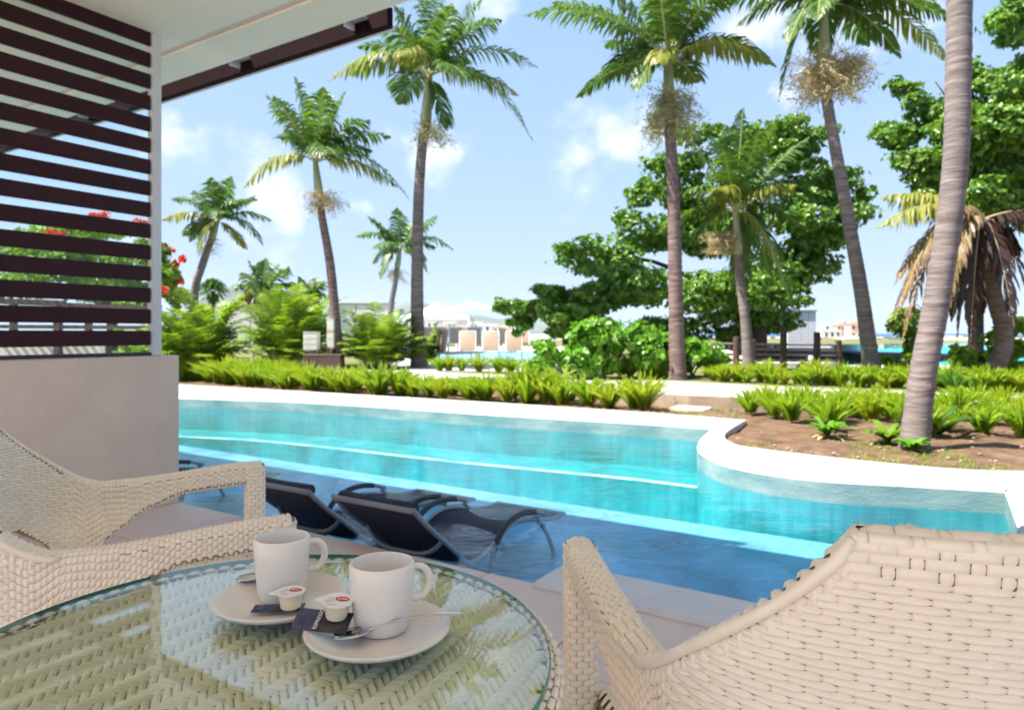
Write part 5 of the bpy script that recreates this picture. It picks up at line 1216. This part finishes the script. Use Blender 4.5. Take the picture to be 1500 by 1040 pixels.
# second pool with its deck, rail, loungers and tents
pd0 = [P(560, 545, ZG), P(800, 545, ZG), P(900, 508, ZG), P(520, 508, ZG)]; sheet('pool_deck', [v2(q) for q in pd0], ZG + .004, M['white_coping'])
pw = [P(612, 532, ZG), P(800, 532, ZG), P(800, 517, ZG), P(628, 517, ZG)]; sheet('second_pool_water', [v2(q) for q in pw], ZG + .009, M['pool_tile_far'])
def sun_chair(loc, label, s=1.0, az=0):
    t = thing('sling_chair', label, 'lounger', tuple(loc), az, 'tan loungers by the second pool')
    part('backrest', MB().box((0, .02, .62 * s), (.46, .03, .56 * s), (Vector((1, 0, 0)), Vector((0, .97, .24)), Vector((0, .2, .98)).normalized()), bev=.01), M['tan_sling'], t)
    part('seat', MB().box((0, .55, .34), (.46, 1.0, .03), bev=.01), M['tan_sling'], t)
    for sx in (-1, 1):
        part('rail', MB().tube([Vector((sx * .25, 0, .30)), Vector((sx * .25, 1.06, .33))], .022, 6), M['pole_white'], t)
        part('back_rail', MB().tube([Vector((sx * .25, -.04, .30)), Vector((sx * .25, .09, .92 * s))], .022, 6), M['pole_white'], t)
        for y in (.05, .95): part('leg', MB().tube([Vector((sx * .25, y, 0)), Vector((sx * .25, y, .31))], .022, 6), M['pole_white'], t)
    part('head_rail', MB().tube([Vector((-.25, .09, .92 * s)), Vector((.25, .09, .92 * s))], .022, 6), M['pole_white'], t)
    return t
c0 = D(685, 510, 21.2); c0.z = ZG; proto = sun_chair(c0, 'tan sling lounger by the second pool, leftmost of the near three')
for x, lab in ((719, 'tan sling lounger by the second pool, middle of the near three'), (753, 'tan sling lounger by the second pool, rightmost of the near three')):
    q = D(x, 510, 21.2); q.z = ZG; copy_thing(proto, q, label=lab)
for x in (626, 643, 668, 695, 740, 765):
    q = D(x, 500, 31); q.z = ZG; copy_thing(proto, q, R(rnd.uniform(-20, 20)), 1.25, label=ONES[(626, 643, 668, 695, 740, 765).index(x) + 1] + ' from the left of the tan loungers across the second pool')
q = D(647, 520, 18.2); q.z = ZG; copy_thing(proto, q, R(-60), 1.05, label='tan lounger seen side on at the right of the tents palm')
rl = thing('pool_rail', 'thin white rail beyond the second pool', 'railing', tuple(P(690, 512, ZG)))
ro_ = Vector(rl.location)
for yy in (491, 497): part('rail', MB().tube([D(600, yy, 36), D(830, yy, 36)], .045, 6), M['pole_white'], rl, org=ro_)
for x in range(600, 831, 23): a = D(x, 491, 36); part('post', MB().tube([Vector((a.x, 36, ZG)), a], .04, 6), M['pole_white'], rl, org=ro_)
def tent(name, label, x0, x1, ya, yb, Y, poles, sag):
    a, b = D(x0, yb, Y), D(x1, yb, Y); ap = D((x0 + x1) / 2 if name != 'shade_sail' else x0 + (x1 - x0) * .40, ya, Y); w_ = b.x - a.x; zb = a.z; o = Vector(((a.x + b.x) / 2, Y, ZG)); t = thing(name, label, 'tent', tuple(o)); mb = MB(); vs = []; n = 12
    cor = [Vector((a.x, Y - w_ / 2, zb)), Vector((b.x, Y - w_ / 2, zb)), Vector((b.x, Y + w_ / 2, zb)), Vector((a.x, Y + w_ / 2, zb))]; apx = Vector((ap.x, Y, ap.z))
    for f in range(4):
        p, q = cor[f], cor[(f + 1) % 4]; mb2 = []; 
        for i in range(n + 1):
            for j in range(9):
                u = j / 8; e = p.lerp(q, u); v = apx.lerp(e, i / n); v.z -= sag * math.sin(math.pi * i / n) * (.6 + .4 * (2 * u - 1) ** 2); 
                if name == 'shade_sail': v.z += .55 * (i / n) ** 2 * (1 - (2 * u - 1) ** 2)
                mb2.append(v)
        mb3 = MB().add(mb2, [(i * 9 + j, i * 9 + j + 1, i * 9 + 10 + j, i * 9 + 9 + j) for i in range(n) for j in range(8)])
        part('canvas', mb3, M['canvas_white'], t, org=o, angle=0)
        if name != 'shade_sail': part('valance', MB().add([p, q, q - UP * .22, p - UP * .22], [(0, 1, 2, 3)]), M['canvas_white'], t, org=o, smooth=False)
    for c in cor if poles == 4 else [Vector((apx.x, Y, apx.z))]: part('pole', MB().tube([Vector((c.x, c.y, ZG)), c], .06 if poles == 4 else .08, 8), M['pole_white'], t, org=o)
tent('tent', 'white pyramid tent behind the tall palm trunk', 592, 690, 443, 465, 46, 4, .12)
tent('shade_sail', 'wide white shade sail to the right behind the pyramid tent', 646, 752, 440, 462, 54, 4, .1)
# far town
def house(x0, x1, yt, yb, Y, wall, label, roof=None, nw=3, nf=1):
    a, b = D(x0, yt, Y), D(x1, yb, Y); w_, h_ = b.x - a.x, a.z - b.z; o = Vector(((a.x + b.x) / 2, Y, b.z)); t = thing('house', label, 'house', tuple(o), 0, 'houses of the far shore'); d_ = max(w_ * .6, 3)
    part('wall', MB().box((0, d_ / 2, h_ / 2 - .6), (w_, d_, h_ + 1.2)), M[wall], t, smooth=False)
    if roof: part('roof', MB().add([(-w_ / 2 - .3, -.3, h_), (w_ / 2 + .3, -.3, h_), (w_ / 2 + .3, d_ + .3, h_), (-w_ / 2 - .3, d_ + .3, h_), (-w_ * .3, d_ / 2, h_ + w_ * .16), (w_ * .3, d_ / 2, h_ + w_ * .16)], [(0, 1, 5, 4), (1, 2, 5), (2, 3, 4, 5), (3, 0, 4), (3, 2, 1, 0)]), M[roof], t, smooth=False)
    else: part('roof', MB().box((0, d_ / 2, h_ + .1), (w_ + .3, d_ + .3, .2)), M['white_wall'], t, smooth=False)
    for f in range(nf):
        for k in range(nw): part('window', MB().box((-w_ / 2 + w_ * (k + .5) / nw, -.02, h_ * (f + .55) / nf), (w_ / nw * .42, .08, h_ / nf * .45)), M['dark_window'], t, smooth=False)
    return t
house(1206, 1232, 484, 498, 150, 'cream_wall', 'cream house on the far shore left of the pink one', None, 3)
house(1226, 1252, 477, 497, 165, 'pink_wall', 'pink house with red roof on the far shore', 'roof_red', 4, 2)
house(1246, 1272, 475, 497, 155, 'pink_wall', 'pink house on the far shore behind the leaning palm', 'roof_red', 3, 2)
house(1208, 1224, 476, 486, 190, 'white_wall', 'white house high on the far shore', 'white_wall', 2)
house(1234, 1250, 470, 478, 200, 'white_wall', 'white house topping the pink roofs on the far shore', None, 2)
for k, (x0, x1, yt, yb, Y, wl, rf) in enumerate(((604, 622, 476, 490, 120, 'white_wall', None), (618, 640, 470, 488, 150, 'white_wall', None), (636, 655, 478, 491, 110, 'cream_wall', 'roof_red'), (650, 668, 472, 488, 160, 'white_wall', None), (664, 690, 480, 491, 105, 'pink_wall', 'roof_red'), (688, 706, 473, 489, 150, 'cream_wall', None), (700, 728, 476, 489, 130, 'white_wall', None), (722, 748, 480, 491, 110, 'cream_wall', 'roof_red'), (745, 770, 474, 489, 140, 'white_wall', None))):
    house(x0, x1, yt, yb, Y, wl, ('small ' + ('white', 'cream', 'pink')[['white_wall', 'cream_wall', 'pink_wall'].index(wl)] + ' house ' + ('with red roof' if rf else 'with flat roof') + ' under the tents, ' + ('first', 'second', 'third', 'fourth', 'fifth', 'sixth', 'seventh', 'eighth', 'ninth')[k] + ' from the left'), rf, 3)
# breakwater, far shore
mb = MB(); rng = random.Random(3)
for k in range(150):
    x = 1130 + k * 1.6; Y = rng.uniform(112, 126); p = D(x, 505, Y); s = rng.uniform(.9, 1.7); vs = []
    for i in range(8):
        sx, sy, sz = (-1 if i & 1 else 1), (-1 if i & 2 else 1), (-1 if i & 4 else 1); vs.append(Vector((p.x, Y, -1.2 + (126 - Y) * 0 + rng.uniform(-.2, .8))) + Vector((sx, sy, sz * .7)) * s * rng.uniform(.5, 1))
    mb.add(vs, [(0, 1, 3, 2), (4, 6, 7, 5), (0, 4, 5, 1), (2, 3, 7, 6), (0, 2, 6, 4), (1, 5, 7, 3)])
tag(link('breakwater', mb.mesh('breakwater', M['rock'], False)), kind='stuff')
mb = MB(); mb.box((D(1300, 500, 190).x, 190, -1.4), (90, 130, 2.0)); struct('far_shore', mb, M['sand'])
mb = MB().box((D(690, 500, 150).x, 140, ZG - .4), (45, 80, .9)); struct('far_terrace', mb, M['sand'])
mb = MB().box((D(1480, 492, 300).x + 20, 300, -1.5), (90, 12, 3.0)); struct('jetty', mb, M['rock'])
# motor boat moored under the pink houses
p = D(1252, 503, 100); bt = thing('motor_boat', 'white motor boat with dark window band on the turquoise water', 'boat', (p.x, p.y, -1.5)); mb = MB()
n = 9; vs = []
for i in range(n):
    t_ = i / (n - 1); w_ = .9 * (1 - t_ ** 3); x = -2.6 + 5.6 * t_
    vs += [Vector((x, -w_, 1.0 + .25 * t_)), Vector((x, -w_ * .7, -.2)), Vector((x, w_ * .7, -.2)), Vector((x, w_, 1.0 + .25 * t_))]
mb.add(vs, [(4 * i + j, 4 * i + (j + 1) % 4, 4 * i + 4 + (j + 1) % 4, 4 * i + 4 + j) for i in range(n - 1) for j in range(4)] + [(3, 2, 1, 0)]); part('hull', mb, M['pole_white'], bt)
part('cabin', MB().box((-.4, 0, 1.5), (2.6, 1.3, .9), bev=.15), M['pole_white'], bt); part('window', MB().box((-.4, 0, 1.55), (2.4, 1.34, .32)), M['dark_window'], bt); part('flybridge', MB().box((-.6, 0, 2.1), (1.6, 1.2, .2), bev=.06), M['pole_white'], bt)
# white hut and the wooden fence
c = D(1174, 500, 40); w_ = 42 * .04; ht = D(1174, 456, 40).z; hut = thing('white_hut', 'plain white upright hut behind the wooden fence posts', 'hut', (c.x, 40, ZG)); 
for q in range(4): part('panel', MB().box((-w_ / 2 + w_ * (q + .5) / 4, 0, (ht - ZG) / 2), (w_ / 4 - .02, .1, ht - ZG), bev=.01), M['white_wall'], hut, smooth=False)
part('side', MB().box((w_ / 2 - .05, .85, (ht - ZG) / 2), (.1, 1.6, ht - ZG)), M['post_grey'], hut, smooth=False); part('roof', MB().box((0, .8, ht - ZG + .04), (w_ + .1, 1.9, .08)), M['post_grey'], hut, smooth=False)
fy = 16.2; p = D(1150, 543, fy); fe = thing('wooden_fence', 'dark wooden posts with thin pale rails by the water right of centre', 'fence', (p.x, fy, ZG)); fo = Vector(fe.location)
for x, yt, lean_ in ((1079, 494, 2), (1103, 498, 0), (1148, 480, 1), (1197, 487, 1), (1228, 499, -4), (1272, 455, 0)):
    yy = fy + (1.3 if x == 1228 else 0); a = D(x, yt, yy); b = D(x - lean_ * .5, 545, yy); b.z = ZG - .05; part('post', MB().tube([b, a.lerp(b, .5), a, a + UP * .012], [.085, .08, .078, .05], 9), M['fence_wood'], fe, org=fo)
for yy in (504, 511, 519, 527): part('rail', MB().tube([D(1040, yy, fy + .1), D(1226, yy + 1, fy + 1.3)], .032, 6), M['fence_rail'], fe, org=fo)
part('brace', MB().tube([D(1165, 540, fy + .2), D(1190, 518, fy + .2)], .03, 6), M['fence_rail'], fe, org=fo)
lw = MB(); a, b = P(1030, 541, ZG), P(1250, 541, ZG); lw.box(((a.x + b.x) / 2, 17.4, ZG + .06), (b.x - a.x, .5, .14), bev=.02); single('kerb_wall', lw, M['white_coping'], 'low white kerb behind the wooden fence', 'kerb', ((a.x + b.x) / 2, 17.4, ZG))

# ------------------------------------------------------------------ sea air
hz = MB().box((0, 2000, 80.0), (7200, 4800, 166)); m, nt, N, L = new_mat('haze'); out = N('ShaderNodeOutputMaterial'); v = N('ShaderNodeVolumePrincipled')
v.inputs['Color'].default_value = (.86, .92, 1, 1); v.inputs['Density'].default_value = .00010; L(v.outputs[0], out.inputs['Volume'])
tag(link('haze', hz.mesh('haze', m, False)), kind='stuff')
